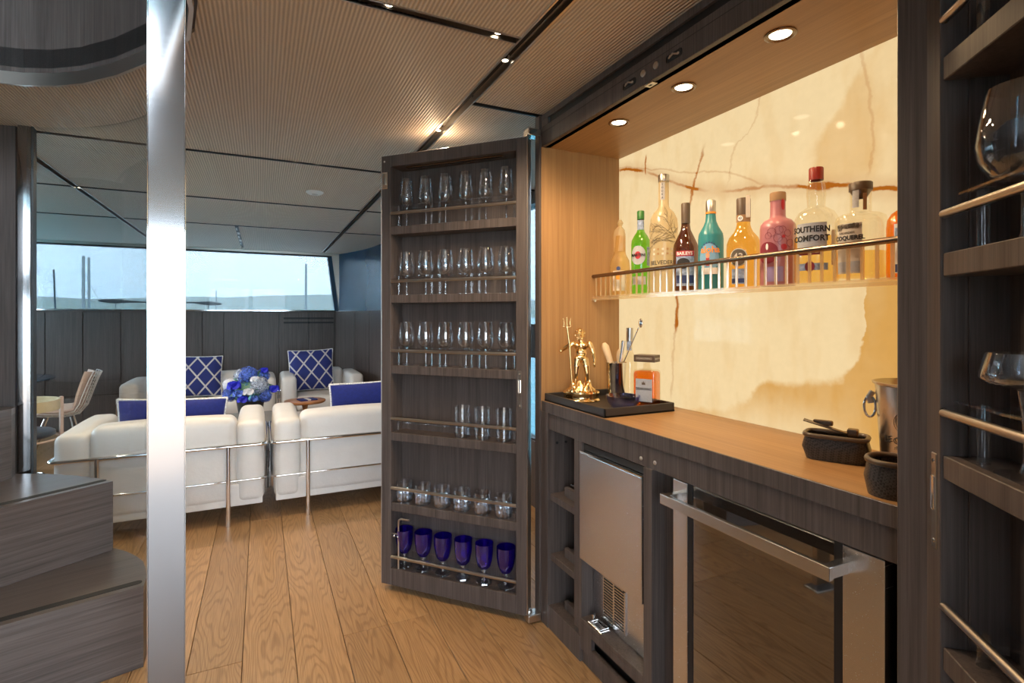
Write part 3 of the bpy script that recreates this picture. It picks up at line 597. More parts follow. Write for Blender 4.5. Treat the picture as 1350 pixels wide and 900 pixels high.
la = MB().bbox(FX + 0.008, FX + 0.050, 1.600, 1.690, 0.176, 0.182, 0.001, 1).build('door_catch', M['chrome'], bar)
MB().tube([(FX + 0.012, 1.61, 0.186), (FX + 0.046, 1.61, 0.186), (FX + 0.046, 1.675, 0.186), (FX + 0.012, 1.675, 0.186)], 0.0035, 8, True).lathe([(0.005, 0), (0.005, 0.022), (0.008, 0.023), (0.008, 0.028), (0, 0.029)], 12, (FX + 0.03, 1.682, 0.180)).build('catch_bolt', M['chrome'], la, 40)
for (yy, zz) in ((1.372, 0.885), (1.305, 0.887)): MB().ball((FX + 0.005, yy, zz), (0.004, 0.007, 0.007), 12, 8).build('screw_cap', M['satin'], bar, 180)
# little open shelves at the left of the base
for zz in (0.594, 0.333):
    s_ = bpart('cubby_shelf', FX + 0.012, 1.57, 1.752, 1.986, zz - 0.04, zz - 0.012)
    MB().bbox(FX + 0.05, FX + 0.07, 1.752, 1.93, zz - 0.013, zz + 0.028, 0.002, 1).build('shelf_lip', M['dark_z'], s_)
bpart('cubby_shelf', FX + 0.01, 1.57, 1.752, 1.986, 0.078, 0.098)
MB().bbox(FX + 0.05, FX + 0.07, 1.752, 1.93, 0.098, 0.135, 0.002, 1).build('shelf_lip', M['dark_z'], bar)
for zz in (0.415, 0.15):
    t = thing('bottle_rack', 'chrome bottle rest standing in the %s cubby' % ('middle' if zz > 0.3 else 'lowest'), 'rack', (FX + 0.10, 1.915, zz - (0.094 if zz > 0.3 else 0.051)), 0, 'chrome rests in the cubbies')
    MB().lathe([(0.008, 0), (0.008, 0.20), (0.011, 0.205), (0.011, 0.215), (0, 0.217)], 14).build('rod', M['satin'], t, 40)
    MB().tube([(0, -0.005, 0.19), (0, -0.10, 0.20), (0.05, -0.12, 0.20)], 0.004, 8).build('arm', M['chrome'], t, 40)
t = thing('remote_tray', 'black tray lying in the top cubby', 'tray', (FX + 0.16, 1.85, 0.583))
MB().bbox(-0.08, 0.08, -0.075, 0.075, 0, 0.006, 0.002, 1).build('base', M['black'], t)
MB().tube([(-0.08, -0.075, 0.045), (0.08, -0.075, 0.045), (0.08, 0.075, 0.045), (-0.08, 0.075, 0.045)], 0.004, 8, True).build('rim', M['chrome'], t, 40)
for a, b_ in ((-1, -1), (1, -1), (1, 1), (-1, 1)): MB().tube([(a * 0.08, b_ * 0.075, 0.003), (a * 0.08, b_ * 0.075, 0.045)], 0.003, 6).build('corner_post', M['chrome'], t)
for (yy, zz) in ((1.98, 0.80), (1.98, 0.30)):
    for dx in (0.045, 0.09): MB().lathe([(0.006, 0), (0.006, 0.003), (0, 0.003)], 10, M=Matrix.Translation((FX + dx, 1.9845, zz)) @ Matrix.Rotation(PI / 2, 4, 'X')).build('peg_hole', M['black'], bar)
# ---- ice maker
t = thing('ice_maker', 'brushed steel ice maker under the oak bar worktop', 'appliance')
MB().bbox(FX + 0.06, 1.56, 1.360, 1.725, 0.177, 0.84, 0.003).build('body', M['steel_z'], t)
d_ = MB().bbox(1.118, 1.136, 1.356, 1.726, 0.412, 0.826, 0.003).build('door', M['steel_z'], t)
MB().bbox(1.1175, 1.136, 1.356, 1.726, 0.826, 0.832, 0.001, 1).build('door_edge', M['chrome'], d_)
MB().box(1.136, 1.18, 1.362, 1.722, 0.834, 0.858).build('top_gap', M['black'], t)
gr = MB().bbox(FX + 0.054, FX + 0.062, 1.520, 1.655, 0.205, 0.375, 0.001, 1).build('grille', M['steel'], t)
for c in range(2):
    for k in range(15):
        yy = 1.528 + c * 0.066; zz = 0.214 + k * 0.0107
        MB().box(FX + 0.053, FX + 0.0545, yy, yy + 0.054, zz, zz + 0.0055).build('grille_slot', M['black'], gr)
kn = MB().lathe([(0.017, 0), (0.016, 0.012), (0.012, 0.014), (0, 0.014)], 20, M=Matrix.Translation((FX + 0.06, 1.505, 0.388)) @ Matrix.Rotation(-PI / 2, 4, 'Y')).build('knob', M['black'], t, 40)
MB().bbox(FX + 0.035, FX + 0.047, 1.501, 1.509, 0.372, 0.404, 0.001, 1).build('knob_grip', M['black'], kn)
MB().bbox(FX + 0.053, FX + 0.0605, 1.392, 1.406, 0.23, 0.385, 0.003, 2).build('hinge_slot', M['black'], t)
# ---- wine fridge
t = thing('wine_fridge', 'steel framed wine fridge with dark glass door under the worktop', 'fridge')
GX = FX + 0.012
MB().bbox(GX + 0.03, 1.56, 0.632, 1.228, 0.056, 0.858, 0.003).build('body', M['black'], t)
for a, b_ in ((1.172, 1.232), (0.628, 0.714)): MB().bbox(GX, GX + 0.03, a, b_, 0.056, 0.858, 0.002).build('door_stile', M['steel_z'], t)
MB().box(GX + 0.001, GX + 0.03, 0.714, 1.172, 0.056, 0.105).build('door_rail', M['steel'], t)
M['fridge_glass'] = plain('dark fridge glass', (0.010, 0.008, 0.007), 0.03, 0, 0.9); M['fridge_glass'].node_tree.nodes['Principled BSDF'].inputs['IOR'].default_value = 2.1
MB().box(GX + 0.006, GX + 0.012, 0.714, 1.172, 0.105, 0.858).build('glass_pane', M['fridge_glass'], t)
for a, b_ in ((1.155, 1.172), (0.714, 0.735)): MB().box(GX + 0.004, GX + 0.0062, a, b_, 0.105, 0.858).build('glass_border', M['black'], t)
hn = MB().bbox(1.070, 1.084, 0.700, 1.216, 0.796, 0.826, 0.0015, 2).build('handle', M['steel'], t)
for yy in (0.712, 1.204): MB().bbox(1.082, GX + 0.004, yy - 0.010, yy + 0.010, 0.798, 0.824, 0.001, 1).build('handle_bracket', M['steel'], hn)
# ---- glass shelf with rail in the niche
t = thing('glass_shelf', 'glass bottle shelf with bronze rail across the onyx slab', 'shelf')
M['shelf_glass'] = thin_glass('satin shelf glass', (0.97, 0.93, 0.84), 0.25, 0.03, 0.12, (1, 1, 1), 0.22, (0.9, 0.8, 0.62))
MB().bbox(1.392, BX, Y0, Y1, 1.436, 1.448, 0.001, 1).build('glass_plate', M['shelf_glass'], t)
MB().bbox(1.388, 1.396, Y0, Y1, 1.428, 1.438, 0.001, 1).build('front_channel', M['shelf_glass'], t)
MB().tube([(1.398, Y0, 1.540), (1.398, Y1, 1.540)], 0.0085, 14).build('rail', M['brass'], t, 60)
for k in range(40):
    yy = 2.015 - k * 0.036
    if yy > Y0 + 0.005: MB().bbox(1.3955, 1.4005, yy - 0.0045, yy + 0.0045, 1.446, 1.535, 0.001, 1).build('picket', M['picket'] if 'picket' in M else M.setdefault('picket', thin_glass('satin picket', (0.95, 0.88, 0.72), 0.4, 0.10, 0.1, (1, .95, .85), 0.45, (0.85, 0.68, 0.45))), t)
MB().lathe([(0.008, 0), (0.008, 0.014), (0.006, 0.016), (0, 0.016)], 12, M=Matrix.Translation((1.40, Y1 - 0.0, 1.428)) @ Matrix.Rotation(PI / 2, 4, 'X')).build('shelf_pin', M['chrome'], t, 40)

# ================================================================== OPEN DOORS WITH SHELVES
DW, DD = 0.775, 0.118                                 # width, thickness
SHZ = [1.797, 1.460, 1.112, 0.782, 0.435, 0.112]       # shelf tops
def bar_door(name, label, loc, rz, mirror):
    t = thing(name, label, 'door', loc, rz)
    def part(nm, x0, x1, y0, y1, z0, z1, mat='dark_z', par=None, b=0.0015):
        if mirror: x0, x1 = DW - x1, DW - x0
        return MB().bbox(x0, x1, y0, y1, z0, z1, b, 1).build(nm, M[mat], par or t)
    st = part('stile', 0, 0.054, 0, DD, 0.03, 2.148); st2 = part('stile', 0.720, DW - 0.004, 0, 0.042, 0.03, 2.148); part('back_stile', 0.7185, 0.726, 0.042, DD, 0.03, 2.148)
    part('top_rail', 0.054, 0.720, 0, DD, 2.092, 2.148); part('bottom_rail', 0.054, 0.720, 0, DD, 0.03, 0.112)
    part('back_panel', 0.054, 0.720, 0.100, DD, 0.112, 2.092)
    for z in SHZ[:5]: part('shelf', 0.054, 0.720, 0.004, 0.100, z - 0.040, z)
    part('light_strip', 0.12, 0.64, 0.03, 0.055, 2.087, 2.0925, 'brass')
    part('edge_trim', DW - 0.0045, DW + 0.001, -0.001, 0.043, 0.03, 2.148, 'satin')
    part('edge_trim', -0.003, 0.0005, -0.001, DD, 0.03, 2.148, 'satin')
    for k, z in enumerate(SHZ):
        zr = [1.863, 1.528, 1.185, 0.851, 0.508, 0.168][k]
        MB().tube([(0.054, 0.006, zr), (0.720, 0.006, zr)], 0.0075, 12).build('rail', M['satin'], t, 60)
    pl_ = part('lock_plate', 0.729, 0.746, -0.002, 0.001, 0.945, 1.112, 'satin')
    MB().bbox(*( (0.732, 0.743) if not mirror else (DW - 0.743, DW - 0.732)), -0.004, -0.001, 1.012, 1.072, 0.003, 2).build('lock_slider', M['chrome'], pl_)
    for zz in (1.098, 0.958): MB().ball(((0.7375 if not mirror else DW - 0.7375), -0.002, zz), (0.004, 0.002, 0.004), 8, 6).build('screw', M['chrome'], pl_)
    br = part('catch_bracket', 0.004, 0.036, -0.003, 0.0, 1.985, 2.068, 'chrome')
    MB().bbox(*((0.012, 0.028) if not mirror else (DW - 0.028, DW - 0.012)), -0.010, -0.002, 2.005, 2.060, 0.003, 2).build('catch_lever', M['satin'], br)
    MB().ball(((0.018 if not mirror else DW - 0.018), -0.001, 2.120), (0.005, 0.003, 0.005), 10, 6).build('screw', M['satin'], t)
    return t
RL = math.atan2(-0.741, 0.672)
dl = bar_door('cabinet_door', 'open dark oak bar door holding wine glasses, tumblers and blue goblets', (0.539, 2.627, 0), RL, False)
RR = math.atan2(-0.77, -0.64)
dr_ = bar_door('cabinet_door', 'open dark oak bar door holding large balloon glasses', (1.09 + 0.004 * 0.64, 0.535 + 0.004 * 0.77, 0), RR, True)
ML = Matrix.Translation((0.539, 2.627, 0)) @ Matrix.Rotation(RL, 4, 'Z')
MR = Matrix.Translation((1.0926, 0.538, 0)) @ Matrix.Rotation(RR, 4, 'Z')
# acrylic glass holders: a perforated strip on short posts (rings around each glass)
def holder(door, z, zh, xs, ring, posts, x0=0.066, x1=0.708, yc=0.055):
    m = MB()
    m.box(x0, x1, 0.014, 0.020, zh - 0.002, zh + 0.002); m.box(x0, x1, 0.088, 0.094, zh - 0.002, zh + 0.002)
    for x in xs:
        vs = []; fs = []; N = 24
        for k in range(N):
            a = 2 * PI * k / N
            for rr in (ring, ring + 0.007):
                for dz in (-0.002, 0.002): vs.append((x + rr * math.cos(a), min(0.094, max(0.014, yc + rr * math.sin(a))), zh + dz))
        for k in range(N):
            b = k * 4; c = ((k + 1) % N) * 4; fs += [(b, c, c + 1, b + 1), (b + 2, b + 3, c + 3, c + 2), (b + 1, c + 1, c + 3, b + 3), (b, b + 2, c + 2, c)]
        m.add(vs, fs)
    h_ = m.build('glass_holder', M['acrylic'], door)
    for x in posts: MB().lathe([(0.007, z), (0.007, zh)], 12, (x, 0.030, 0)).build('holder_post', M['acrylic'], h_, 40)
    return h_
def shell(prof, w):
    """outer profile bottom to rim -> closed profile with an inner wall"""
    inner = [(max(0.0005, r - w), z) for r, z in reversed(prof) ]
    return prof + inner
def glass(name, label, cat, group, parts):
    t = thing(name, label, cat, (0, 0, 0), 0, group)
    for nm, prof, mat, seg in parts: MB().lathe(prof, seg, cap=False).build(nm, M[mat], t, 50)
    return t
ORD = ['nearest to', 'second from', 'third from', 'fourth from', 'fifth from', 'farthest from']
def place(proto, spots, mtx, first, what=None, shelf=None, rev=True):
    n = len(spots)
    for i, (x, y, z) in enumerate(spots):
        k = n - 1 - i if rev else i
        lb = '%s %s the bar cabinet on the %s' % (what, ORD[5] if k == n - 1 else ORD[k], shelf) if what else None
        p = mtx @ Vector((x, y, z)); rz = random.uniform(0, 6.28)
        if i == 0 and first:
            proto.location = p; proto.rotation_euler = (0, 0, rz)
            if lb: proto['label'] = lb
        else: dup(proto, p, rz, lb)
GX6 = [0.111, 0.222, 0.332, 0.442, 0.546, 0.650]
def bowl(pts, w=0.0012): return shell(pts, w)
flute = glass('flute_glass', 'tall tulip flute on the top shelf of the open door', 'glass', 'flutes on the top door shelf', [
    ('bowl', bowl([(0.004, 0.098), (0.018, 0.101), (0.030, 0.112), (0.0355, 0.130), (0.036, 0.150), (0.033, 0.190), (0.028, 0.240)]), 'glass', 28),
    ('stem', [(0.006, 0.006), (0.0035, 0.02), (0.003, 0.08), (0.005, 0.098), (0.0, 0.099)], 'cut', 12),
    ('foot', [(0.0, 0.0), (0.032, 0.0), (0.032, 0.002), (0.006, 0.006), (0, 0.007)], 'cut', 28)])
place(flute, [(x, 0.055, SHZ[0] + 0.0005) for x in GX6], ML, True, 'tall tulip flute', 'top door shelf')
wine = glass('wine_glass', 'rounded wine glass on the second shelf of the open door', 'glass', 'wine glasses on the second door shelf', [
    ('bowl', bowl([(0.004, 0.082), (0.018, 0.086), (0.033, 0.098), (0.041, 0.118), (0.0425, 0.140), (0.039, 0.175), (0.033, 0.214)]), 'glass', 28),
    ('stem', [(0.006, 0.006), (0.0037, 0.02), (0.0032, 0.07), (0.006, 0.082), (0.0, 0.083)], 'cut', 12),
    ('foot', [(0.0, 0.0), (0.034, 0.0), (0.034, 0.002), (0.006, 0.006), (0, 0.007)], 'cut', 28)])
place(wine, [(x, 0.055, SHZ[1] + 0.0005) for x in GX6], ML, True, 'rounded wine glass', 'second door shelf')
wine2 = dup(wine, (0, 0, 0)); wine2['label'] = 'rounded wine glass on the third shelf of the open door'; wine2['group'] = 'wine glasses on the third door shelf'
place(wine2, [(x, 0.055, SHZ[2] + 0.0005) for x in GX6], ML, True, 'rounded wine glass', 'third door shelf')
high = glass('highball_glass', 'tall straight tumbler on the fourth shelf of the open door', 'glass', 'tall tumblers on the fourth door shelf', [
    ('bowl', [(0.0, 0.0), (0.036, 0.0), (0.038, 0.004), (0.040, 0.145), (0.0385, 0.145), (0.036, 0.020), (0.0, 0.018)], 'glass', 32), ('base', [(0.0, 0.002), (0.034, 0.002), (0.0355, 0.055), (0.0, 0.018)], 'cut', 16)])
place(high, [(x, 0.052, SHZ[3] + 0.0005) for x in (0.425, 0.530, 0.640)], ML, True, 'tall straight tumbler', 'fourth door shelf')
def cutmod(a, z): return 1 + (0.05 * abs(math.sin(6 * a + z * 90)) if z < 0.062 else 0)
low = thing('whisky_tumbler', 'cut crystal whisky tumbler on the fifth shelf of the open door', 'glass', (0, 0, 0), 0, 'whisky tumblers on the fifth door shelf')
MB().lathe([(0.0, 0.0), (0.034, 0.0), (0.038, 0.004), (0.040, 0.012), (0.0405, 0.03), (0.041, 0.045), (0.041, 0.06), (0.0415, 0.064), (0.042, 0.098), (0.0405, 0.098), (0.039, 0.062), (0.036, 0.018), (0.0, 0.015)], 48, cap=False, mod=cutmod).build('bowl', M['glass'], low, 20)
MB().lathe([(0.0, 0.001), (0.035, 0.001), (0.038, 0.012), (0.038, 0.05), (0.037, 0.055), (0.030, 0.022), (0.0, 0.014)], 36, cap=False, mod=lambda a, z: 1 + 0.09 * (round(a * 18 / PI) % 2)).build('cut_base', M['cut'], low)
place(low, [(0.100 + 0.108 * k, 0.050, SHZ[4] + 0.0005) for k in range(6)], ML, True, 'cut crystal whisky tumbler', 'fifth door shelf')
gob = thing('goblet', 'cobalt blue goblet with clear foot on the bottom shelf of the open door', 'goblet', (0, 0, 0), 0, 'blue goblets on the bottom door shelf')
def fac(a, z): return 1 + 0.03 * math.cos(8 * a)
MB().lathe([(0.004, 0.066), (0.020, 0.068), (0.030, 0.080), (0.037, 0.105), (0.042, 0.140), (0.0435, 0.185), (0.042, 0.185), (0.040, 0.140), (0.035, 0.107), (0.028, 0.083), (0.018, 0.073), (0.0005, 0.071)], 32, cap=False, mod=lambda a, z: fac(a, z) if z < 0.15 else 1).build('bowl', M['cobalt'], gob, 25)
MB().lathe([(0.011, 0.016), (0.008, 0.03), (0.007, 0.045), (0.011, 0.052), (0.008, 0.06), (0.011, 0.067), (0, 0.068)], 16, cap=False).build('stem', M['cut'], gob, 50)
MB().lathe([(0.0, 0.0), (0.037, 0.0), (0.039, 0.003), (0.037, 0.010), (0.014, 0.018), (0.0, 0.019)], 32, cap=False, mod=fac).build('foot', M['cut'], gob, 25)
place(gob, [(0.100 + 0.110 * k, 0.050, SHZ[5] + 0.0005) for k in range(6)], ML, True, 'cobalt blue goblet', 'bottom door shelf')
for k, (zh, ring, xs) in enumerate(((1.900, 0.034, GX6), (1.553, 0.036, GX6), (1.200, 0.036, GX6), (0.832, 0.042, [0.108, 0.213, 0.318, 0.425, 0.530, 0.640]), (0.475, 0.046, []), (0.172, 0.013, [0.100 + 0.110 * j for j in range(6)]))):
    holder(dl, SHZ[k], zh, xs, ring, (0.082, 0.270, 0.315, 0.485, 0.525, 0.700) if k < 3 else (0.078, 0.70))
# bent steel pull rod in the bottom compartment
ro = MB().tube([(0.092, 0.012, 0.112), (0.092, 0.012, 0.335), (0.094, 0.012, 0.350), (0.105, 0.012, 0.358), (0.155, 0.012, 0.358)], 0.0045, 10).build('pull_rod', M['satin'], dl, 60)
MB().tube([(0.055, 0.012, 0.282), (0.092, 0.012, 0.282)], 0.004, 8).ball((0.068, 0.010, 0.272), 0.007, 10, 6).ball((0.090, 0.008, 0.270), 0.006, 10, 6).build('rod_clamp', M['chrome'], ro, 60)
# right door: balloon glasses, ribbed coupes, acrylic
def RD(x, z, y=0.055): return (x, y, z)
bal = glass('balloon_glass', 'large clear balloon glass on the right-hand open door', 'glass', 'balloon glasses on the open door', [
    ('bowl', bowl([(0.005, 0.088), (0.022, 0.091), (0.040, 0.102), (0.054, 0.125), (0.0585, 0.150), (0.055, 0.180), (0.047, 0.222), (0.044, 0.235)]), 'glass', 36),
    ('stem', [(0.008, 0.008), (0.005, 0.02), (0.0045, 0.07), (0.008, 0.088), (0.0, 0.089)], 'cut', 14),
    ('foot', [(0.0, 0.0), (0.038, 0.0), (0.038, 0.002), (0.008, 0.008), (0, 0.009)], 'cut', 32)])
bal['label'] = 'large clear balloon glass on the open door beside the niche'
XR = [0.168, 0.290, 0.412, 0.534, 0.652]
place(bal, [RD(x, SHZ[1] + 0.0005) for x in XR], MR, True, 'large clear balloon glass', 'balloon glass shelf', False)
cou = thing('coupe_glass', 'ribbed cocktail coupe on the open door beside the niche', 'glass', (0, 0, 0), 0, 'ribbed coupes on the open door')
MB().lathe([(0.005, 0.128), (0.030, 0.132), (0.050, 0.138), (0.056, 0.146), (0.055, 0.154), (0.047, 0.184), (0.0455, 0.184), (0.053, 0.154), (0.048, 0.141), (0.0005, 0.133)], 64, cap=False, mod=lambda a, z: 1 + 0.012 * math.cos(32 * a)).build('bowl', M['cut'], cou, 50)
MB().lathe([(0.010, 0.006), (0.0055, 0.02), (0.005, 0.05), (0.007, 0.09), (0.012, 0.128), (0, 0.129)], 16, cap=False).build('stem', M['cut'], cou, 50)
MB().lathe([(0.0, 0.0), (0.038, 0.0), (0.038, 0.002), (0.01, 0.006), (0, 0.007)], 32, cap=False).build('foot', M['glass'], cou, 50)
place(cou, [RD(x, SHZ[2] + 0.0005) for x in (0.174, 0.296, 0.418, 0.54)], MR, True, 'ribbed cocktail coupe', 'shelf below the balloon glasses', False)
for k, (zh, ring, xs) in enumerate(((1.905, 0.034, []), (1.556, 0.048, XR), (1.207, 0.040, (0.174, 0.296, 0.418, 0.54)), (0.832, 0.045, (0.18, 0.29, 0.40)))):
    h_ = holder(dr_, SHZ[k], zh, xs, ring, ())
    for x in (0.098, 0.36, 0.62): MB().lathe([(0.0095, SHZ[k]), (0.0095, zh)], 16, (x, 0.040, 0)).build('holder_post', M['acrylic'], h_, 40)
MB().box(0.07, 0.70, 0.016, 0.095, SHZ[2] + 0.0, SHZ[2] + 0.003).build('shelf_mat', M['acrylic'], dr_)
# ---- hinges between doors and cabinet
for (z, nm) in ((0.008, 'lower'), (2.150, 'upper')):
    t = thing('pivot_hinge', 'chrome pivot hinge at the %s corner of the open glass door' % ('bottom' if nm == 'lower' else 'top'), 'hinge', (0, 0, 0))
    MB().bbox(1.055, 1.118, 2.035, 2.085, z, z + 0.032, 0.003, 2).build('hinge_block', M['satin' if nm == 'lower' else 'chrome'], t)
    MB().tube([(1.075, 2.07, z + 0.01), (1.062, 2.085, z + 0.03), (1.07, 2.095, z + 0.07 if nm == 'lower' else z + 0.03)], 0.009, 10).ball((1.075, 2.068, z + 0.034), 0.014, 12, 8).build('hinge_arm', M['chrome'], t, 60)
# ================================================================== BOTTLES ON THE GLASS SHELF
SZ = 1.4485
def C(name, col, **k): M[name] = plain(name, col, **k); return M[name]
def G(name, col, **k): M[name] = thin_glass(name, col, **k); return M[name]
G('green glass', (0.42, 0.78, 0.16), edge=0.35, base=0.05); G('cream frosted', (0.95, 0.88, 0.72), edge=0.2, base=0.03, diffuse=0.45, dcol=(0.85, 0.72, 0.5), rough=0.25)
G('brown glass', (0.36, 0.17, 0.07), edge=0.35, base=0.07); G('gold liquor', (0.95, 0.70, 0.30), edge=0.3, base=0.04); G('clear bottle', (0.98, 0.95, 0.88), edge=0.4, base=0.04)
G('pale gold liquor', (0.98, 0.83, 0.48), edge=0.2, base=0.03); G('amber', (0.96, 0.50, 0.12), edge=0.3, base=0.05); G('cloudy', (0.95, 0.80, 0.5), edge=0.2, base=0.03, diffuse=0.35, dcol=(0.8, 0.6, 0.3))
C('turquoise glaze', (0.035, 0.22, 0.24), rough=0.25); C('pink glaze', (0.44, 0.17, 0.19), rough=0.3); C('cap green', (0.03, 0.16, 0.03), rough=0.35); C('cap silver', (0.55, 0.53, 0.50), rough=0.3, metal=1)
C('cap brown', (0.10, 0.065, 0.04), rough=0.4); C('cap red', (0.25, 0.018, 0.01), rough=0.35); C('red ink', (0.45, 0.02, 0.03), rough=0.5); C('maroon ink', (0.22, 0.015, 0.03), rough=0.5)
C('light blue ink', (0.20, 0.42, 0.62), rough=0.5); C('cork', (0.34, 0.20, 0.10), rough=0.8); C('orange ink', (0.85, 0.30, 0.03), rough=0.5); C('skin ink', (0.70, 0.35, 0.2), rough=0.5); C('dark print', (0.10, 0.075, 0.05), rough=0.6)
C('navy ink', (0.03, 0.05, 0.16), rough=0.5); C('cream paper', (0.60, 0.53, 0.44), rough=0.6); C('lilac paper', (0.30, 0.22, 0.42), rough=0.5); C('label blue', (0.28, 0.35, 0.50), rough=0.5, noise=0.4, scale=90)
def bottle(name, label, y, x=1.475, z=SZ, rz=-PI / 2): return thing(name, label, 'bottle', (x, y, z), -math.atan2(x, y) - 0.05)
def lat(t, nm, prof, mat, seg=32, mod=None, sm=50): return MB().lathe(prof, seg, cap=False, mod=mod).build(nm, M[mat], t, sm)
def scal(p, k): return [(r * k, z) for r, z in p]
# cloudy bottle with a twisted paper top
t = bottle('spirit_bottle', 'cloudy pale bottle with twisted paper top at the end of the glass shelf', 1.940)
lat(t, 'body', [(0.0, 0.0), (0.042, 0.0), (0.045, 0.006), (0.045, 0.13), (0.041, 0.160), (0.028, 0.185), (0.025, 0.20), (0.025, 0.27), (0.0, 0.272)], 'cloudy')
lat(t, 'paper_wrap', [(0.026, 0.20), (0.027, 0.275), (0.022, 0.30), (0.008, 0.315), (0.014, 0.33), (0.006, 0.345), (0.0, 0.346)], 'cream frosted', 12, lambda a, z: 1 + 0.14 * math.sin(3 * a + z * 60), 30)
patch(0.0452, -0.7, 0.7, 0.02, 0.11).build('label', M['cream paper'], t); roundpatch(0.0459, -0.1, 0.015, 0.085).build('emblem', M['orange ink'], t); roundpatch(0.0459, -0.1, 0.009, 0.12).build('emblem', M['navy ink'], t)
# green vermouth
t = bottle('vermouth_bottle', 'green glass vermouth bottle with round red-dotted label', 1.795)
lat(t, 'body', [(0.0, 0.0), (0.037, 0.0), (0.040, 0.006), (0.040, 0.215), (0.038, 0.232), (0.028, 0.252), (0.017, 0.268), (0.0145, 0.28), (0.014, 0.325), (0.0, 0.326)], 'green glass')
lat(t, 'cap', [(0.0152, 0.322), (0.0155, 0.356), (0.013, 0.359), (0.0, 0.360)], 'cap green', 20); patch(0.0146, -1.2, 1.2, 0.276, 0.318).build('neck_label', M['label blue'], t)
roundpatch(0.0402, -0.25, 0.034, 0.165, ry=0.040).build('label', M['paper'], t); roundpatch(0.0411, -0.25, 0.013, 0.165, ry=0.016).build('label_dot', M['red ink'], t)
letter(t, 'MARTINI', 0.0165, M['ink'], (0, 0, 0.165), 0.0425, -0.25, 0.0004); patch(0.0402, 0.75, 1.25, 0.12, 0.20).build('side_label', M['label blue'], t); patch(0.0402, -0.9, 0.6, 0.04, 0.075).build('lower_label', M['paper'], t)
# tall frosted vodka
t = bottle('vodka_bottle', 'tall frosted vodka bottle with engraved tree and grey cap', 1.652)
lat(t, 'body', [(0.0, 0.0), (0.053, 0.0), (0.0555, 0.006), (0.0555, 0.275), (0.052, 0.300), (0.040, 0.325), (0.024, 0.342), (0.0205, 0.352), (0.020, 0.455), (0.0, 0.456)], 'cream frosted')
lat(t, 'cap', [(0.0215, 0.452), (0.0225, 0.476), (0.021, 0.479), (0.0, 0.48)], 'cap silver', 24); patch(0.0206, -0.65, 0.25, 0.375, 0.445).build('neck_label', M['paper'], t)
for k, ch in enumerate('VODKA'): letter(t, ch, 0.011, M['ink'], (0, 0, 0.437 - k * 0.0135), 0.0214, -0.2)
m = MB(); rt = random.Random(5)
def branch(a, z, ang, L_, w, dep):
    n_ = 5; pts = []
    for i in range(n_ + 1): 
        q = i / n_; aa = a + math.sin(ang) * L_ * q / 0.0555; zz = z + math.cos(ang) * L_ * q
        pts.append((0.0560 * math.sin(aa), -0.0560 * math.cos(aa), zz))
    m.tube(pts, w, 4)
    if dep:
        for k in range(3): branch(a + math.sin(ang) * L_ * (0.45 + 0.27 * k) / 0.0555, z + math.cos(ang) * L_ * (0.45 + 0.27 * k), ang + rt.uniform(-0.9, 0.7), L_ * 0.55, w * 0.7, dep - 1)
for a_, an in ((0.95, -0.5), (0.85, -0.9), (0.9, -1.25), (-0.9, 1.1), (-0.8, 1.3), (0.9, -1.5)): branch(a_, 0.205 + rt.uniform(-0.01, 0.02), an, 0.075, 0.0009, 3)
m.build('tree_engraving', M['dark print'], t)
letter(t, 'BELVEDERE', 0.023, M['ink'], (0, 0, 0.118), 0.0557, -0.05, 0.0002, 0.92); letter(t, 'ORGANIC', 0.011, M['dark print'], (0, 0, 0.100), 0.0557, -0.05); letter(t, 'VODKA', 0.010, M['dark print'], (0, 0, 0.086), 0.0557, -0.05)
for k in range(5):
    for z_ in (0.150, 0.168): patch(0.0556, -0.75 + 0.33 * k, -0.60 + 0.33 * k, z_, z_ + 0.008).build('window_print', M['cork'] if (k + int(z_ * 1000)) % 2 else M['cream paper'], t)
# dark cream liqueur
t = bottle('liqueur_bottle', 'dark brown liqueur bottle with arched red and blue label', 1.530)
lat(t, 'body', [(0.0, 0.0), (0.044, 0.0), (0.0465, 0.006), (0.0465, 0.160), (0.044, 0.180), (0.030, 0.212), (0.019, 0.236), (0.016, 0.255), (0.0155, 0.30), (0.0, 0.301)], 'brown glass')
lat(t, 'cap', [(0.0165, 0.262), (0.017, 0.336), (0.0155, 0.340), (0.0, 0.341)], 'cap brown', 20)
patch(0.0467, -0.75, 0.75, 0.02, 0.150).build('label', M['label blue'], t); patch(0.0474, -0.75, 0.72, 0.132, 0.152).build('label_band', M['red ink'], t); letter(t, 'BAILEYS', 0.017, M['wink'], (0, 0, 0.142), 0.0482, -0.05, 0.0004)
roundpatch(0.0474, -0.15, 0.026, 0.105, ry=0.020).build('label_scene', M['ink'], t); patch(0.0474, -0.70, 0.70, 0.03, 0.06).build('label_scene', M['navy ink'], t)
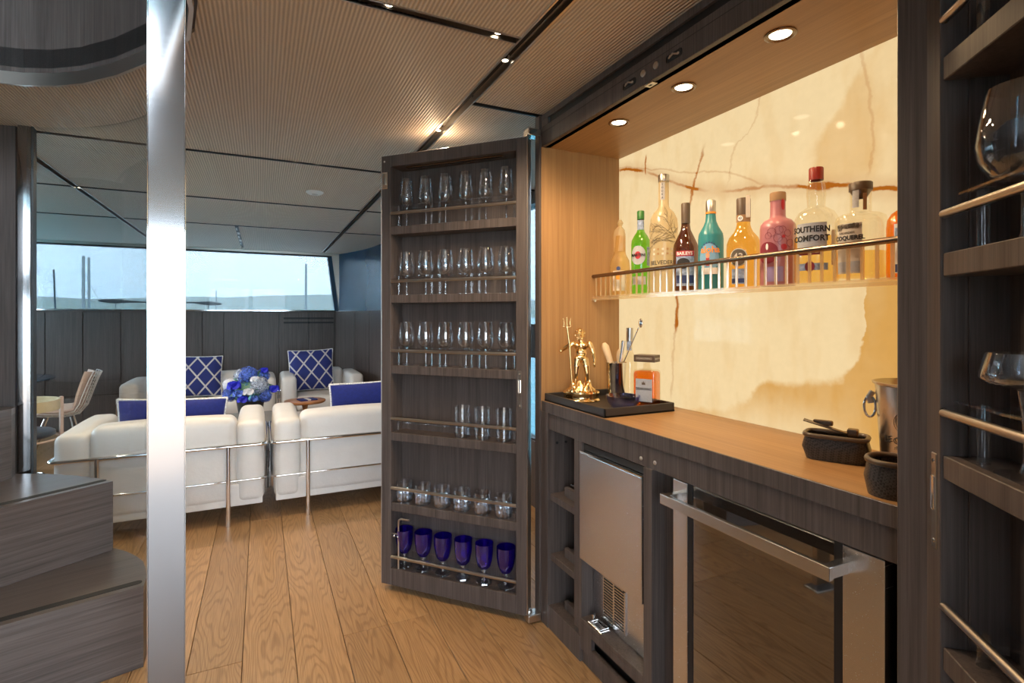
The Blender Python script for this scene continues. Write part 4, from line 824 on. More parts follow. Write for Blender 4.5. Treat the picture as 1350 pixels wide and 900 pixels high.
# turquoise coconut liqueur
t = bottle('liqueur_bottle', 'opaque turquoise liqueur bottle with silver screw cap', 1.405)
lat(t, 'body', [(0.0, 0.0), (0.041, 0.0), (0.044, 0.006), (0.044, 0.185), (0.043, 0.19), (0.043, 0.195), (0.041, 0.205), (0.026, 0.232), (0.019, 0.250), (0.0165, 0.282), (0.0, 0.283)], 'turquoise glaze')
lat(t, 'cap', [(0.0175, 0.276), (0.0178, 0.322), (0.016, 0.325), (0.0, 0.326)], 'cap silver', 20); patch(0.0179, -1.5, 1.5, 0.276, 0.283).build('cap_band', M['orange ink'], t)
roundpatch(0.0442, -0.1, 0.036, 0.115, ry=0.050).build('label', M['light blue ink'], t); letter(t, 'aloha', 0.032, M['orange ink'], (0, 0, 0.142), 0.0456, 0.0, 0.0008)
m = roundpatch(0.0452, -0.18, 0.007, 0.122, ry=0.010); m.build('dancer', M['skin ink'], t); patch(0.0452, -0.32, -0.06, 0.085, 0.113).build('dancer', M['red ink'], t); patch(0.0452, -0.7, 0.55, 0.055, 0.078).build('label_scene', M['wink'], t)
for k in range(7): roundpatch(0.0452, -0.65 + 0.19 * k, 0.003, 0.168 - 0.004 * (k - 3) ** 2 * 0.4).build('label_dot', M['navy ink'], t)
# golden liqueur, brown capsule
t = bottle('liqueur_bottle', 'golden liqueur bottle with brown capsule and round dark label', 1.262)
lat(t, 'body', [(0.0, 0.0), (0.050, 0.0), (0.054, 0.006), (0.054, 0.130), (0.053, 0.150), (0.046, 0.170), (0.030, 0.190), (0.024, 0.204), (0.0215, 0.215), (0.020, 0.25), (0.0, 0.251)], 'gold liquor')
lat(t, 'capsule', [(0.0205, 0.236), (0.0225, 0.236), (0.0225, 0.300), (0.021, 0.304), (0.0, 0.305)], 'cap brown', 20); patch(0.0226, -1.3, 1.3, 0.222, 0.246).build('neck_label', M['cork'], t); roundpatch(0.0233, -0.4, 0.009, 0.234).build('neck_badge', M['wink'], t); letter(t, '43', 0.012, M['ink'], (0, 0, 0.234), 0.0242, -0.4)
MB().bbox(0.008, 0.022, -0.022, -0.018, 0.235, 0.31, 0.001, 1).build('tax_strip', M['cream paper'], t)
roundpatch(0.0542, -0.25, 0.029, 0.100, ry=0.030).build('label_rim', M['cream paper'], t); roundpatch(0.0551, -0.25, 0.026, 0.100, ry=0.027).build('label', M['dark print'], t); letter(t, '43', 0.034, M['cream paper'], (0, 0, 0.100), 0.0562, -0.25, 0.0006)
patch(0.0542, -0.65, 0.25, 0.012, 0.062).build('lower_label', M['label blue'], t); patch(0.0549, -0.65, 0.25, 0.016, 0.030).build('label_band', M['navy ink'], t)
# pink bottle
t = bottle('gin_bottle', 'opaque pink bottle with dark red round label and wooden stopper', 1.131)
lat(t, 'body', [(0.0, 0.0), (0.049, 0.0), (0.052, 0.006), (0.052, 0.180), (0.050, 0.193), (0.040, 0.206), (0.025, 0.213), (0.0225, 0.220), (0.022, 0.268), (0.0, 0.269)], 'pink glaze')
lat(t, 'stopper', [(0.0225, 0.268), (0.0235, 0.268), (0.0235, 0.292), (0.022, 0.295), (0.0, 0.295)], 'cork', 24); roundpatch(0.0226, 0.75, 0.006, 0.255, ry=0.018).build('seal', M['red ink'], t)
roundpatch(0.0522, -0.55, 0.034, 0.102).build('label', M['maroon ink'], t); letter(t, 'TAROA', 0.019, M['wink'], (0, 0, 0.096), 0.0534, -0.42, 0.0004); roundpatch(0.0531, -0.55, 0.004, 0.121, ry=0.010).build('label_flame', M['wink'], t)
roundpatch(0.0522, 0.38, 0.009, 0.118).build('print_dot', M['red ink'], t); roundpatch(0.0522, 0.36, 0.005, 0.150).build('print_dot', M['red ink'], t); patch(0.0522, -0.6, 0.35, 0.012, 0.058).build('lower_label', M['lilac paper'], t)
m = MB()
for a_, z_, r_ in ((-0.3, 0.165, 0.013), (0.1, 0.170, 0.012), (-0.5, 0.155, 0.010), (0.05, 0.145, 0.012), (0.3, 0.172, 0.010), (0.3, 0.135, 0.013), (0.6, 0.16, 0.01), (0.55, 0.11, 0.011), (0.75, 0.13, 0.011)): m.tube([(0.0523 * math.sin(a_ + r_ / 0.052 * math.cos(q)), -0.0523 * math.cos(a_ + r_ / 0.052 * math.cos(q)), z_ + r_ * math.sin(q)) for q in [k * PI / 8 for k in range(16)]], 0.0005, 4, True)
m.build('line_drawing', M['maroon ink'], t)
# whiskey liqueur with fluted shoulder
t = bottle('whiskey_bottle', 'fluted clear whiskey liqueur bottle with bulb neck and red cap', 1.004)
def flu(a, z): return 1 + (0.012 * abs(math.sin(9 * a)) if 0.165 < z < 0.225 or z < 0.05 else 0)
lat(t, 'body', [(0.0, 0.0), (0.056, 0.0), (0.060, 0.008), (0.060, 0.16), (0.059, 0.175), (0.055, 0.193), (0.046, 0.210), (0.030, 0.221), (0.0235, 0.226), (0.0245, 0.245), (0.026, 0.262), (0.0245, 0.285), (0.019, 0.303), (0.018, 0.312), (0.0, 0.313)], 'clear bottle', 72, flu)
lat(t, 'liquor', [(0.0, 0.004), (0.054, 0.004), (0.0575, 0.012), (0.0575, 0.135), (0.0, 0.1352)], 'pale gold liquor')
lat(t, 'cap', [(0.0185, 0.304), (0.0195, 0.304), (0.0195, 0.338), (0.018, 0.341), (0.0, 0.341)], 'cap red', 24)
patch(0.0602, -0.85, 0.50, 0.098, 0.172).build('label', M['paper'], t); patch(0.0609, -0.80, 0.30, 0.080, 0.098).build('label_band', M['maroon ink'], t)
letter(t, 'SOUTHERN', 0.0235, M['ink'], (0, 0, 0.153), 0.0609, -0.22, 0.0007, 0.86); letter(t, 'COMFORT', 0.0235, M['ink'], (0, 0, 0.127), 0.0609, -0.22, 0.0007, 0.90); letter(t, 'Original', 0.014, M['wink'], (0, 0, 0.089), 0.0616, -0.2)
patch(0.0602, -0.85, 0.55, 0.036, 0.056).build('lower_band', M['label blue'], t); roundpatch(0.0609, -0.22, 0.013, 0.047, ry=0.015).build('badge', M['maroon ink'], t); patch(0.0602, 0.72, 0.98, 0.05, 0.15).build('side_strip', M['cream paper'], t)
# calvados
t = bottle('calvados_bottle', 'squat clear calvados bottle with cream floral label and dark stopper', 0.877)
lat(t, 'body', [(0.0, 0.0), (0.057, 0.0), (0.061, 0.008), (0.061, 0.160), (0.058, 0.174), (0.048, 0.181), (0.028, 0.184), (0.0255, 0.188), (0.0255, 0.245), (0.0, 0.246)], 'clear bottle')
lat(t, 'liquor', [(0.0, 0.010), (0.054, 0.010), (0.058, 0.016), (0.058, 0.078), (0.0, 0.0782)], 'pale gold liquor')
lat(t, 'stopper', [(0.014, 0.226), (0.026, 0.2455), (0.028, 0.246), (0.028, 0.266), (0.026, 0.268), (0.0, 0.268)], 'cap brown', 24)
patch(0.0612, -0.95, 0.10, 0.018, 0.152).build('label', M['cream paper'], t); patch(0.0258, -0.75, -0.1, 0.198, 0.245).build('neck_strip', M['paper'], t); patch(0.0258, 0.25, 0.6, 0.19, 0.235).build('neck_strip', M['cork'], t)
letter(t, 'COQUEREL', 0.0165, M['ink'], (0, 0, 0.113), 0.0619, -0.42, 0.0005, 0.9); letter(t, 'CALVADOS', 0.008, M['dark print'], (0, 0, 0.127), 0.0619, -0.5)
m = MB(); rt = random.Random(9)
for k in range(60):
    a_ = rt.uniform(-0.92, 0.06); z_ = 0.149 - min(0.012, abs(rt.gauss(0, 0.006))); r_ = rt.uniform(0.0015, 0.004); m.tube([(0.0621 * math.sin(a_ + r_ / 0.061 * math.cos(q)), -0.0621 * math.cos(a_ + r_ / 0.061 * math.cos(q)), z_ + r_ * math.sin(q)) for q in [j * PI / 4 for j in range(8)]], 0.0007, 4, True)
m.build('floral_print', M['dark print'], t); patch(0.0619, -0.9, 0.05, 0.022, 0.05).build('orchard_print', M['paper'], t)
# amber bottle at the other end
t = bottle('rum_bottle', 'amber bottle with pale pictorial label at the pillar end of the shelf', 0.766)
lat(t, 'body', [(0.0, 0.0), (0.038, 0.0), (0.041, 0.006), (0.041, 0.130), (0.039, 0.150), (0.030, 0.166), (0.017, 0.175), (0.0145, 0.185), (0.014, 0.24), (0.0, 0.241)], 'amber'); lat(t, 'cap', [(0.0155, 0.222), (0.016, 0.25), (0.0, 0.252)], 'cap brown', 20)
patch(0.0412, -0.55, 1.2, 0.012, 0.135).build('label', M['wink'], t); patch(0.0418, -0.5, 1.2, 0.100, 0.125).build('label_scene', M['label blue'], t); patch(0.0418, -0.5, 1.2, 0.014, 0.034).build('label_scene', M['navy ink'], t); roundpatch(0.0418, 0.1, 0.006, 0.075, ry=0.009).build('label_dot', M['red ink'], t); roundpatch(0.0418, 0.35, 0.006, 0.062, ry=0.004).build('label_dot', M['navy ink'], t)
letter(t, 'RUM', 0.014, M['ink'], (0, 0, 0.112), 0.0425, 0.2, 0.0003) if False else None

# ================================================================== TRAY AND WHAT STANDS ON IT
TZ = ZT + 0.0005
tr = thing('serving_tray', 'dark leather serving tray at the end of the oak worktop', 'tray', (0, 0, 0))
C('tray leather', (0.035, 0.030, 0.028), rough=0.45, bump=0.2, bscale=400)
tx0, tx1, ty0, ty1 = 1.135, 1.470, 1.585, 2.034
MB().box(tx0, tx1, ty0, ty1, TZ, TZ + 0.006).build('tray_base', M['tray leather'], tr)
for q in ((tx0, tx0 + 0.008, ty0, ty1), (tx1 - 0.008, tx1, ty0, ty1), (tx0, tx1, ty0, ty0 + 0.008), (tx0, tx1, ty1 - 0.008, ty1)): MB().bbox(*q, TZ, TZ + 0.034, 0.002, 1).build('tray_side', M['tray leather'], tr)
TB = TZ + 0.0062
# gilt statuette
st = thing('statuette', 'gilt statuette of a bearded man holding a trident', 'statuette', (1.262, 1.935, TB), math.radians(-33)); st.scale = (1.22, 1.22, 1.07)
MB().lathe([(0.0, 0.0), (0.066, 0.0), (0.068, 0.004), (0.066, 0.008), (0.062, 0.012), (0.062, 0.030), (0.066, 0.034), (0.064, 0.040), (0.0, 0.042)], 48, mod=lambda a, z: 1 - 0.18 * abs(math.sin(a)), cap=False).build('base', M['gold'], st, 40)
m = MB(); rt = random.Random(2)
for k in range(16):
    a_ = k * 2 * PI / 16 + rt.uniform(-.15, .15); r_ = 0.044; m.tube([(r_ * math.cos(a_), r_ * 0.75 * math.sin(a_), 0.038), (0.032 * math.cos(a_ + .2), 0.026 * math.sin(a_ + .2), 0.056), (0.019 * math.cos(a_ + .4) + (0.014 if math.cos(a_) > 0 else -0.014), 0.012 * math.sin(a_ + .4), 0.075 + rt.uniform(-.008, .012))], [0.012, 0.009, 0.004], 8)
m.ball((0, 0.01, 0.045), (0.045, 0.032, 0.018))
ob = m.build('rocks', M['gold'], st, 180); q = ob.modifiers.new('remesh', 'REMESH'); q.mode = 'VOXEL'; q.voxel_size = 0.0025; q.use_smooth_shade = True
m = MB()
def limb(pts, rr):
    m.tube(pts, rr, 10)
    for p, r in zip(pts, rr): m.ball(p, r, 10, 8)
limb([(-0.013, 0, 0.168), (-0.016, -0.006, 0.142), (-0.0175, -0.006, 0.112), (-0.019, 0.001, 0.09), (-0.0185, 0.0, 0.062)], [0.0135, 0.0125, 0.0085, 0.0092, 0.0055])
limb([(0.013, 0, 0.168), (0.017, -0.005, 0.142), (0.021, -0.006, 0.112), (0.021, 0.001, 0.09), (0.019, 0.0, 0.060)], [0.0135, 0.0125, 0.0085, 0.0092, 0.0055])
for x_ in (-0.019, 0.019): m.ball((x_, -0.008, 0.060), (0.006, 0.012, 0.005))
m.ball((0, 0, 0.172), (0.0225, 0.015, 0.016)); m.ball((0, 0, 0.197), (0.0195, 0.0135, 0.026)); m.ball((0, 0.001, 0.222), (0.027, 0.0155, 0.020)); m.ball((-0.011, -0.009, 0.225), (0.012, 0.008, 0.009)); m.ball((0.011, -0.009, 0.225), (0.012, 0.008, 0.009))
for r_ in range(3):
    for x_ in (-0.0055, 0.0055): m.ball((x_, -0.0115, 0.188 + r_ * 0.0085), (0.005, 0.0035, 0.004))
limb([(-0.028, 0, 0.234), (-0.052, -0.004, 0.219), (-0.072, -0.010, 0.203), (-0.058, -0.022, 0.218), (-0.043, -0.030, 0.232)], [0.0105, 0.009, 0.0072, 0.0068, 0.0055])
m.ball((-0.041, -0.031, 0.235), (0.007, 0.006, 0.0085))
limb([(0.029, 0, 0.234), (0.038, 0.002, 0.213), (0.043, 0.001, 0.193), (0.046, -0.006, 0.172), (0.0465, -0.010, 0.158)], [0.0105, 0.0092, 0.0072, 0.0066, 0.005]); m.ball((0.0465, -0.012, 0.150), (0.005, 0.006, 0.010))
for k in range(4): m.tube([(0.044 + 0.0016 * k, -0.010 - 0.001 * k, 0.150), (0.0445 + 0.0018 * k, -0.013, 0.138 + 0.001 * abs(k - 1.5))], 0.0017, 6)
limb([(0, 0.001, 0.238), (-0.002, -0.001, 0.254)], [0.009, 0.0085])
m.ball((-0.004, -0.004, 0.268), (0.0145, 0.0165, 0.019)); m.tube([(-0.006, -0.020, 0.270), (-0.0075, -0.0235, 0.265)], [0.0018, 0.003], 8)
m.ball((-0.011, -0.0185, 0.273), (0.003, 0.002, 0.002)); m.ball((-0.002, -0.0195, 0.273), (0.003, 0.002, 0.002))
for k in range(70):
    a_ = rt.uniform(0, 2 * PI); e_ = rt.uniform(-0.5, 1.5); p = Vector((math.cos(a_) * math.cos(e_), math.sin(a_) * math.cos(e_), math.sin(e_)))
    if p.y < -0.35 and -0.45 < p.z < 0.62: continue
    m.ball((-0.004 + p.x * 0.0165, -0.002 + p.y * 0.0175, 0.271 + p.z * 0.0195), rt.uniform(0.004, 0.0058), 7, 5)
for k in range(16): m.ball((-0.006 + rt.uniform(-0.010, 0.010), -0.016 + rt.uniform(-0.004, 0.004), 0.2565 + rt.uniform(-0.008, 0.004)), 0.0042, 7, 5)
ob = m.build('figure', M['gold'], st, 180); q = ob.modifiers.new('remesh', 'REMESH'); q.mode = 'VOXEL'; q.voxel_size = 0.0010; q.use_smooth_shade = True
q = ob.modifiers.new('smooth', 'SMOOTH'); q.iterations = 1; q.factor = 0.5
m = MB().tube([(-0.030, -0.034, 0.045), (-0.041, -0.036, 0.235), (-0.049, -0.037, 0.300)], 0.0025, 8)
for s_ in (-1, 0, 1): m.tube([(-0.049, -0.037, 0.300), (-0.049 + s_ * 0.013, -0.037, 0.302), (-0.049 + s_ * 0.010, -0.037, 0.318), (-0.050 + s_ * 0.014, -0.037, 0.338)] if s_ else [(-0.049, -0.037, 0.300), (-0.050, -0.037, 0.342)], [0.002, 0.002, 0.002, 0.0006] if s_ else [0.002, 0.001], 8)
m.build('trident', M['gold'], st, 60)
# shaker cup full of utensils
t = thing('shaker_cup', 'steel cocktail shaker cup filled with bar tools', 'cup', (1.375, 1.835, TB))
MB().lathe([(0.0, 0.0), (0.032, 0.0), (0.034, 0.004), (0.0445, 0.168), (0.0460, 0.170), (0.0445, 0.172), (0.0425, 0.168), (0.032, 0.006), (0, 0.006)], 36, cap=False).build('cup', M['chrome'], t, 50)
C('pale wood', (0.62, 0.47, 0.30), rough=0.6)
def tool(name, label, pts, rr, mat, extra=None):
    o = thing(name, label, 'bar tool', (1.375, 1.835, TB)); MB().tube(pts, rr, 10).build('handle', M[mat], o, 60)
    if extra: extra(o)
    return o
tool('bar_knife', 'steel tool handle leaning in the shaker cup', [(-0.01, 0.0, 0.008), (0.005, -0.018, 0.15), (0.012, -0.036, 0.265)], [0.004, 0.007, 0.009], 'chrome')
tool('muddler', 'carved wooden stick leaning out of the shaker cup', [(0.0, -0.005, 0.008), (-0.01, 0.028, 0.17), (-0.015, 0.058, 0.235), (-0.016, 0.066, 0.25)], [0.006, 0.013, 0.017, 0.008], 'pale wood')
def wl_ext(o): MB().ball((0.008, -0.014, 0.195), (0.004, 0.022, 0.034), 14, 10).build('ladle', M['pale wood'], o, 180)
tool('wooden_spoon', 'pale wooden spoon standing in the shaker cup', [(0.0, 0.0, 0.008), (0.006, -0.008, 0.17)], 0.005, 'pale wood', wl_ext)
def sp_ext(o): MB().ball((0.028, -0.128, 0.340), (0.006, 0.011, 0.019), 14, 10).build('spoon_bowl', M['chrome'], o, 180)
tool('bar_spoon', 'long twisted bar spoon leaning out of the shaker cup', [(0.0, 0.02, 0.008), (0.012, -0.038, 0.175), (0.026, -0.118, 0.322)], 0.0026, 'chrome', sp_ext)
# slim clear bottle behind
t = thing('slim_bottle', 'slim clear bottle with grey cap behind the shaker cup', 'bottle', (1.432, 1.815, TB), -PI / 2)
MB().lathe([(0.0, 0.0), (0.028, 0.0), (0.030, 0.004), (0.030, 0.17), (0.026, 0.19), (0.013, 0.215), (0.012, 0.28), (0.0, 0.281)], 28, cap=False).build('body', M['clear bottle'], t, 50)
MB().lathe([(0.0135, 0.262), (0.0145, 0.262), (0.0145, 0.318), (0.0, 0.32)], 20, cap=False).build('cap', M['cap silver'], t, 40); patch(0.0124, -1.5, 1.5, 0.222, 0.262).build('neck_label', M['label blue'], t)
# dark blue glass bowl
t = thing('glass_bowl', 'small dark blue glass bowl on the leather tray', 'bowl', (1.300, 1.690, TB))
G('smoky blue glass', (0.50, 0.50, 0.72), edge=0.45, base=0.10, rough=0.03)
MB().lathe([(0.0, 0.0), (0.030, 0.0), (0.046, 0.008), (0.060, 0.026), (0.066, 0.046), (0.068, 0.053), (0.066, 0.054), (0.058, 0.030), (0.044, 0.012), (0.0, 0.006)], 40, cap=False).build('bowl', M['smoky blue glass'], t, 50)
# amaretto: square bottle with a square cap
t = thing('amaretto_bottle', 'square amber amaretto bottle with big square cap', 'bottle', (1.405, 1.672, TB), math.radians(-62))
MB().cushion(-0.050, 0.050, -0.034, 0.034, 0.0, 0.155, 0.016, 0.0, 4).lathe([(0.022, 0.150), (0.014, 0.162), (0.0125, 0.185)], 20, cap=False).build('body', M['clear bottle'], t, 60)
MB().cushion(-0.047, 0.047, -0.031, 0.031, 0.004, 0.148, 0.014, 0.0, 4).build('liquor', M['amber'], t, 60)
cp = MB().bbox(-0.044, 0.044, -0.030, 0.030, 0.185, 0.213, 0.002, 2).build('cap', M['cap brown'], t)
letter(cp, 'DISARONNO', 0.0125, M['cream paper'], (0, -0.0302, 0.199), sx=0.9); letter(cp, 'DISARONNO', 0.0095, M['cream paper'], (0.0442, 0, 0.199), rz=PI / 2, sx=0.9)
MB().box(-0.033, 0.035, -0.0348, -0.0338, 0.028, 0.118).build('label', M['paper'], t); letter(t, 'DISARONNO', 0.0135, M['ink'], (0.001, -0.0350, 0.078), sx=0.82, bold=0.0003); MB().add([(-0.008, -0.0352, 0.095), (0.008, -0.0352, 0.095), (0.006, -0.0352, 0.108), (0.003, -0.0352, 0.101), (0, -0.0352, 0.111), (-0.003, -0.0352, 0.101), (-0.006, -0.0352, 0.108)], [(0, 1, 2, 3, 4, 5, 6)]).build('emblem', M['cap brown'], t)

# ================================================================== BASKETS, BUCKET
def weave_mat():
    m, n, l, b = nmat('woven dark leather'); t = n.new('ShaderNodeTexCoord'); mp = n.new('ShaderNodeMapping'); mp.inputs['Rotation'].default_value = (0.3, 0.5, 0.7); l.new(t.outputs['Object'], mp.inputs[0])
    c = n.new('ShaderNodeTexChecker'); c.inputs['Scale'].default_value = 210; l.new(mp.outputs[0], c.inputs['Vector'])
    r = n.new('ShaderNodeMix'); r.data_type = 'RGBA'; r.inputs['A'].default_value = (0.020, 0.017, 0.016, 1); r.inputs['B'].default_value = (0.055, 0.048, 0.044, 1); l.new(c.outputs['Fac'], r.inputs['Factor']); l.new(r.outputs['Result'], b.inputs['Base Color'])
    u = n.new('ShaderNodeBump'); u.inputs['Strength'].default_value = 0.6; u.inputs['Distance'].default_value = 0.002; l.new(c.outputs['Fac'], u.inputs['Height']); l.new(u.outputs[0], b.inputs['Normal']); b.inputs['Roughness'].default_value = 0.32; return m
M['weave'] = weave_mat(); C('brown leather', (0.085, 0.055, 0.035), rough=0.3, bump=0.2, bscale=300)
def poly_frus(P0, z0, P1, z1, P2, z2):
    m = MB(); n = len(P0); vs = [(x, y, z) for P, z in ((P0, z0), (P1, z1), (P2, z2)) for x, y in P]
    fs = [tuple(reversed(range(n)))] + [(i + k * n, (i + 1) % n + k * n, n + (i + 1) % n + k * n, n + i + k * n) for k in range(2) for i in range(n)]
    return m.add(vs, fs)
def basket(name, label, loc, rz, L_, W_, H_, round_=False):
    t = thing(name, label, 'basket', loc, rz); N = 28
    def ring(sx, sy): return [(sx * math.copysign(abs(math.cos(a)) ** (0.9 if round_ else 0.45), math.cos(a)), sy * math.copysign(abs(math.sin(a)) ** (0.9 if round_ else 0.45), math.sin(a))) for a in [2 * PI * (k + 0.5) / N for k in range(N)]]
    poly_frus(ring(L_ * 0.92, W_ * 0.92), 0, ring(L_ * 1.06, W_ * 1.06), H_ * 0.5, ring(L_ * 0.96, W_ * 0.92), H_).build('basket_body', M['weave'], t, 40)
    MB().tube([(x, y, H_) for x, y in ring(L_ * 0.97, W_ * 0.93)], 0.006, 8, True).build('rim', M['brown leather'], t, 60)
    MB().prism(ring(L_ * 0.86, W_ * 0.80), H_ - 0.03, H_ - 0.026).build('inner_lining', M['brown leather'], t)
    for a in (0.6, 0.6 + PI): MB().tube([(L_ * 0.93 * math.cos(a), W_ * 0.93 * math.sin(a), 0.001), (L_ * 1.07 * math.cos(a), W_ * 1.07 * math.sin(a), H_ * 0.5), (L_ * 0.98 * math.cos(a), W_ * 0.94 * math.sin(a), H_)], 0.002, 6).build('corner_seam', M['black'], t)
    return t
b1 = basket('leather_basket', 'long woven dark leather basket lying beside the ice bucket', (1.355, 0.868, TZ), math.radians(-64), 0.072, 0.046, 0.062)
o = thing('ice_tongs', 'bronze tongs resting on the long woven basket', 'tongs', (1.355, 0.868, TZ), math.radians(-64))
MB().add([(-0.075, -0.008, 0.092), (-0.075, 0.010, 0.095), (0.035, 0.006, 0.066), (0.035, -0.008, 0.066), (-0.075, -0.008, 0.094), (-0.075, 0.010, 0.097), (0.035, 0.006, 0.0695), (0.035, -0.008, 0.0695)], [(0, 1, 2, 3), (7, 6, 5, 4), (0, 4, 5, 1), (1, 5, 6, 2), (2, 6, 7, 3), (3, 7, 4, 0)]).build('arm', M['brass'], o)
MB().bbox(-0.055, -0.008, 0.008, 0.022, 0.082, 0.096, 0.004, 2).build('spring', M['brass'], o); MB().bbox(0.025, 0.050, -0.014, 0.012, 0.060, 0.084, 0.004, 2).build('claw', M['brass'], o)
b2 = basket('leather_basket', 'round woven dark leather basket at the pillar end of the worktop', (1.190, 0.640, TZ), 0.4, 0.050, 0.050, 0.072, True)
o = MB().bbox(-0.004, 0.022, -0.012, 0.012, 0.045, 0.096, 0.004, 2).build('scoop', M['black']); tag(o, 'dark scoop standing in the round woven basket', 'scoop', None, (1.200, 0.620, TZ))
t = thing('ice_bucket', 'brushed steel ice bucket with ring handle beside the pillar', 'bucket', (1.430, 0.705, TZ), math.radians(-64))
MB().lathe([(0.0, 0.0), (0.080, 0.0), (0.083, 0.004), (0.096, 0.205), (0.101, 0.208), (0.102, 0.213), (0.098, 0.214), (0.093, 0.205), (0.080, 0.008), (0, 0.006)], 56, cap=False).build('pail', M['steel'], t, 50)
MB().tube([(-0.100, 0.0, 0.185), (-0.108, 0.0, 0.17), (-0.104, 0.0, 0.155)], 0.007, 8).build('lug', M['satin'], t, 60)
MB().tube([(-0.106 - 0.020 * math.sin(a) * 0.6, 0.0, 0.146 + 0.026 * math.cos(a)) for a in [2 * PI * k / 24 for k in range(24)]], 0.0032, 8, True).build('ring_handle', M['chrome'], t, 60)
letter(t, 'LE CLU', 0.0215, M['ink'], (0, 0, 0.080), 0.0895, -0.60, 0.0, 0.9); letter(t, 'France', 0.009, M['dark print'], (0, 0, 0.062), 0.0885, -0.50)
m = MB(); rt = random.Random(4)
for r_ in (0.022, 0.017): m.tube([(0.0932 * math.sin(-0.38 + r_ / 0.092 * math.cos(a)), -0.0932 * math.cos(-0.38 + r_ / 0.092 * math.cos(a)), 0.125 + r_ * 1.1 * math.sin(a)) for a in [2 * PI * k / 28 for k in range(28)]], 0.0009, 4, True)
for k in range(14):
    a_, z_ = -0.38 + rt.uniform(-0.13, 0.13), 0.125 + rt.uniform(-0.013, 0.013); m.tube([(0.0932 * math.sin(a_), -0.0932 * math.cos(a_), z_), (0.0932 * math.sin(a_ + 0.05), -0.0932 * math.cos(a_ + 0.05), z_ + rt.uniform(-0.006, 0.006))], 0.0009, 4)
m.build('crest', M['dark print'], t)
# ================================================================== SALOON
RZ = 0.0
def club_seat(label, cat, w, loc, rz, seats=1, d=0.78):
    t = thing('leather_' + cat, label, cat, loc, rz); aw = 0.165; L = M['leather']
    for x0 in (0, w - aw): MB().cushion(x0, x0 + aw, 0.0, d - 0.02, 0.135, 0.665, 0.045, 0.014, 8).build('arm_cushion', L, t, 180)
    sw = (w - 2 * aw) / seats
    for k in range(seats):
        a = aw + k * sw
        MB().cushion(a + 0.002, a + sw - 0.002, 0.004, 0.20, 0.135, 0.695, 0.05, 0.014, 8).build('back_cushion', L, t, 180)
        MB().cushion(a + 0.002, a + sw - 0.002, 0.19, d, 0.26, 0.43, 0.04, 0.016, 8).build('seat_cushion', L, t, 180)
        MB().tube([(a + 0.03, 0.018, 0.668), (a + sw - 0.03, 0.018, 0.668)], 0.003, 6).build('piping', M['seam'], t)
    MB().bbox(0.01, w - 0.01, 0.008, d - 0.02, 0.118, 0.262, 0.006, 2).build('seat_base', L, t)
    def loop(z, off, r, rad=0.035, y1=d - 0.04):
        p = [(-off, y1, z)]
        for k in range(7): a = PI + (PI / 2) * k / 6; p.append((-off + rad + rad * math.cos(a), -off + rad + rad * math.sin(a), z))
        for k in range(7): a = 1.5 * PI + (PI / 2) * k / 6; p.append((w + off - rad + rad * math.cos(a), -off + rad + rad * math.sin(a), z))
        p.append((w + off, y1, z)); return MB().tube(p, r, 10)
    fr = loop(0.515, 0.016, 0.0125).build('frame_rail', M['chrome'], t, 60); loop(0.290, 0.014, 0.0065).build('frame_bar', M['chrome'], t, 60)
    for x in (0.21, w - 0.21): MB().tube([(x, -0.018, 0), (x, -0.018, 0.515)], 0.0145, 12).build('leg', M['chrome'], t, 60)
    for x in (-0.016, w + 0.016): MB().tube([(x, d - 0.04, 0), (x, d - 0.04, 0.515)], 0.0145, 12).build('leg', M['chrome'], t, 60)
    return t
club_seat('white leather armchair with chrome tube frame beside the steel post', 'armchair', 1.10, (-1.082, 3.845, RZ), 0)
club_seat('white leather armchair with chrome tube frame beside the open glass door', 'armchair', 1.10, (0.078, 3.845, RZ), 0)
club_seat('white leather sofa under the harbour window', 'sofa', 1.46, (0.150, 7.28, RZ), PI, 2)
club_seat('white leather armchair under the wall vents in the far corner', 'armchair', 0.92, (1.125, 7.28, RZ), PI)
def lattice_mat():
    m, n, l, b = nmat('navy lattice fabric'); t = n.new('ShaderNodeTexCoord'); sp = n.new('ShaderNodeSeparateXYZ'); l.new(t.outputs['Object'], sp.inputs[0])
    def ln(sgn):
        a = n.new('ShaderNodeMath'); a.operation = 'MULTIPLY_ADD'; a.inputs[1].default_value = sgn * 0.78; l.new(sp.outputs['Z'], a.inputs[0]); l.new(sp.outputs['X'], a.inputs[2])
        k = n.new('ShaderNodeMath'); k.operation = 'PINGPONG'; k.inputs[1].default_value = 0.085; l.new(a.outputs[0], k.inputs[0])
        c = n.new('ShaderNodeMath'); c.operation = 'LESS_THAN'; c.inputs[1].default_value = 0.0105; l.new(k.outputs[0], c.inputs[0]); return c.outputs[0]
    mx = n.new('ShaderNodeMath'); mx.operation = 'MAXIMUM'; l.new(ln(1), mx.inputs[0]); l.new(ln(-1), mx.inputs[1])
    r = n.new('ShaderNodeMix'); r.data_type = 'RGBA'; r.inputs['A'].default_value = (0.012, 0.024, 0.16, 1); r.inputs['B'].default_value = (0.52, 0.50, 0.52, 1); l.new(mx.outputs[0], r.inputs['Factor']); l.new(r.outputs['Result'], b.inputs['Base Color'])
    b.inputs['Roughness'].default_value = 0.8; return m
M['lattice'] = lattice_mat()
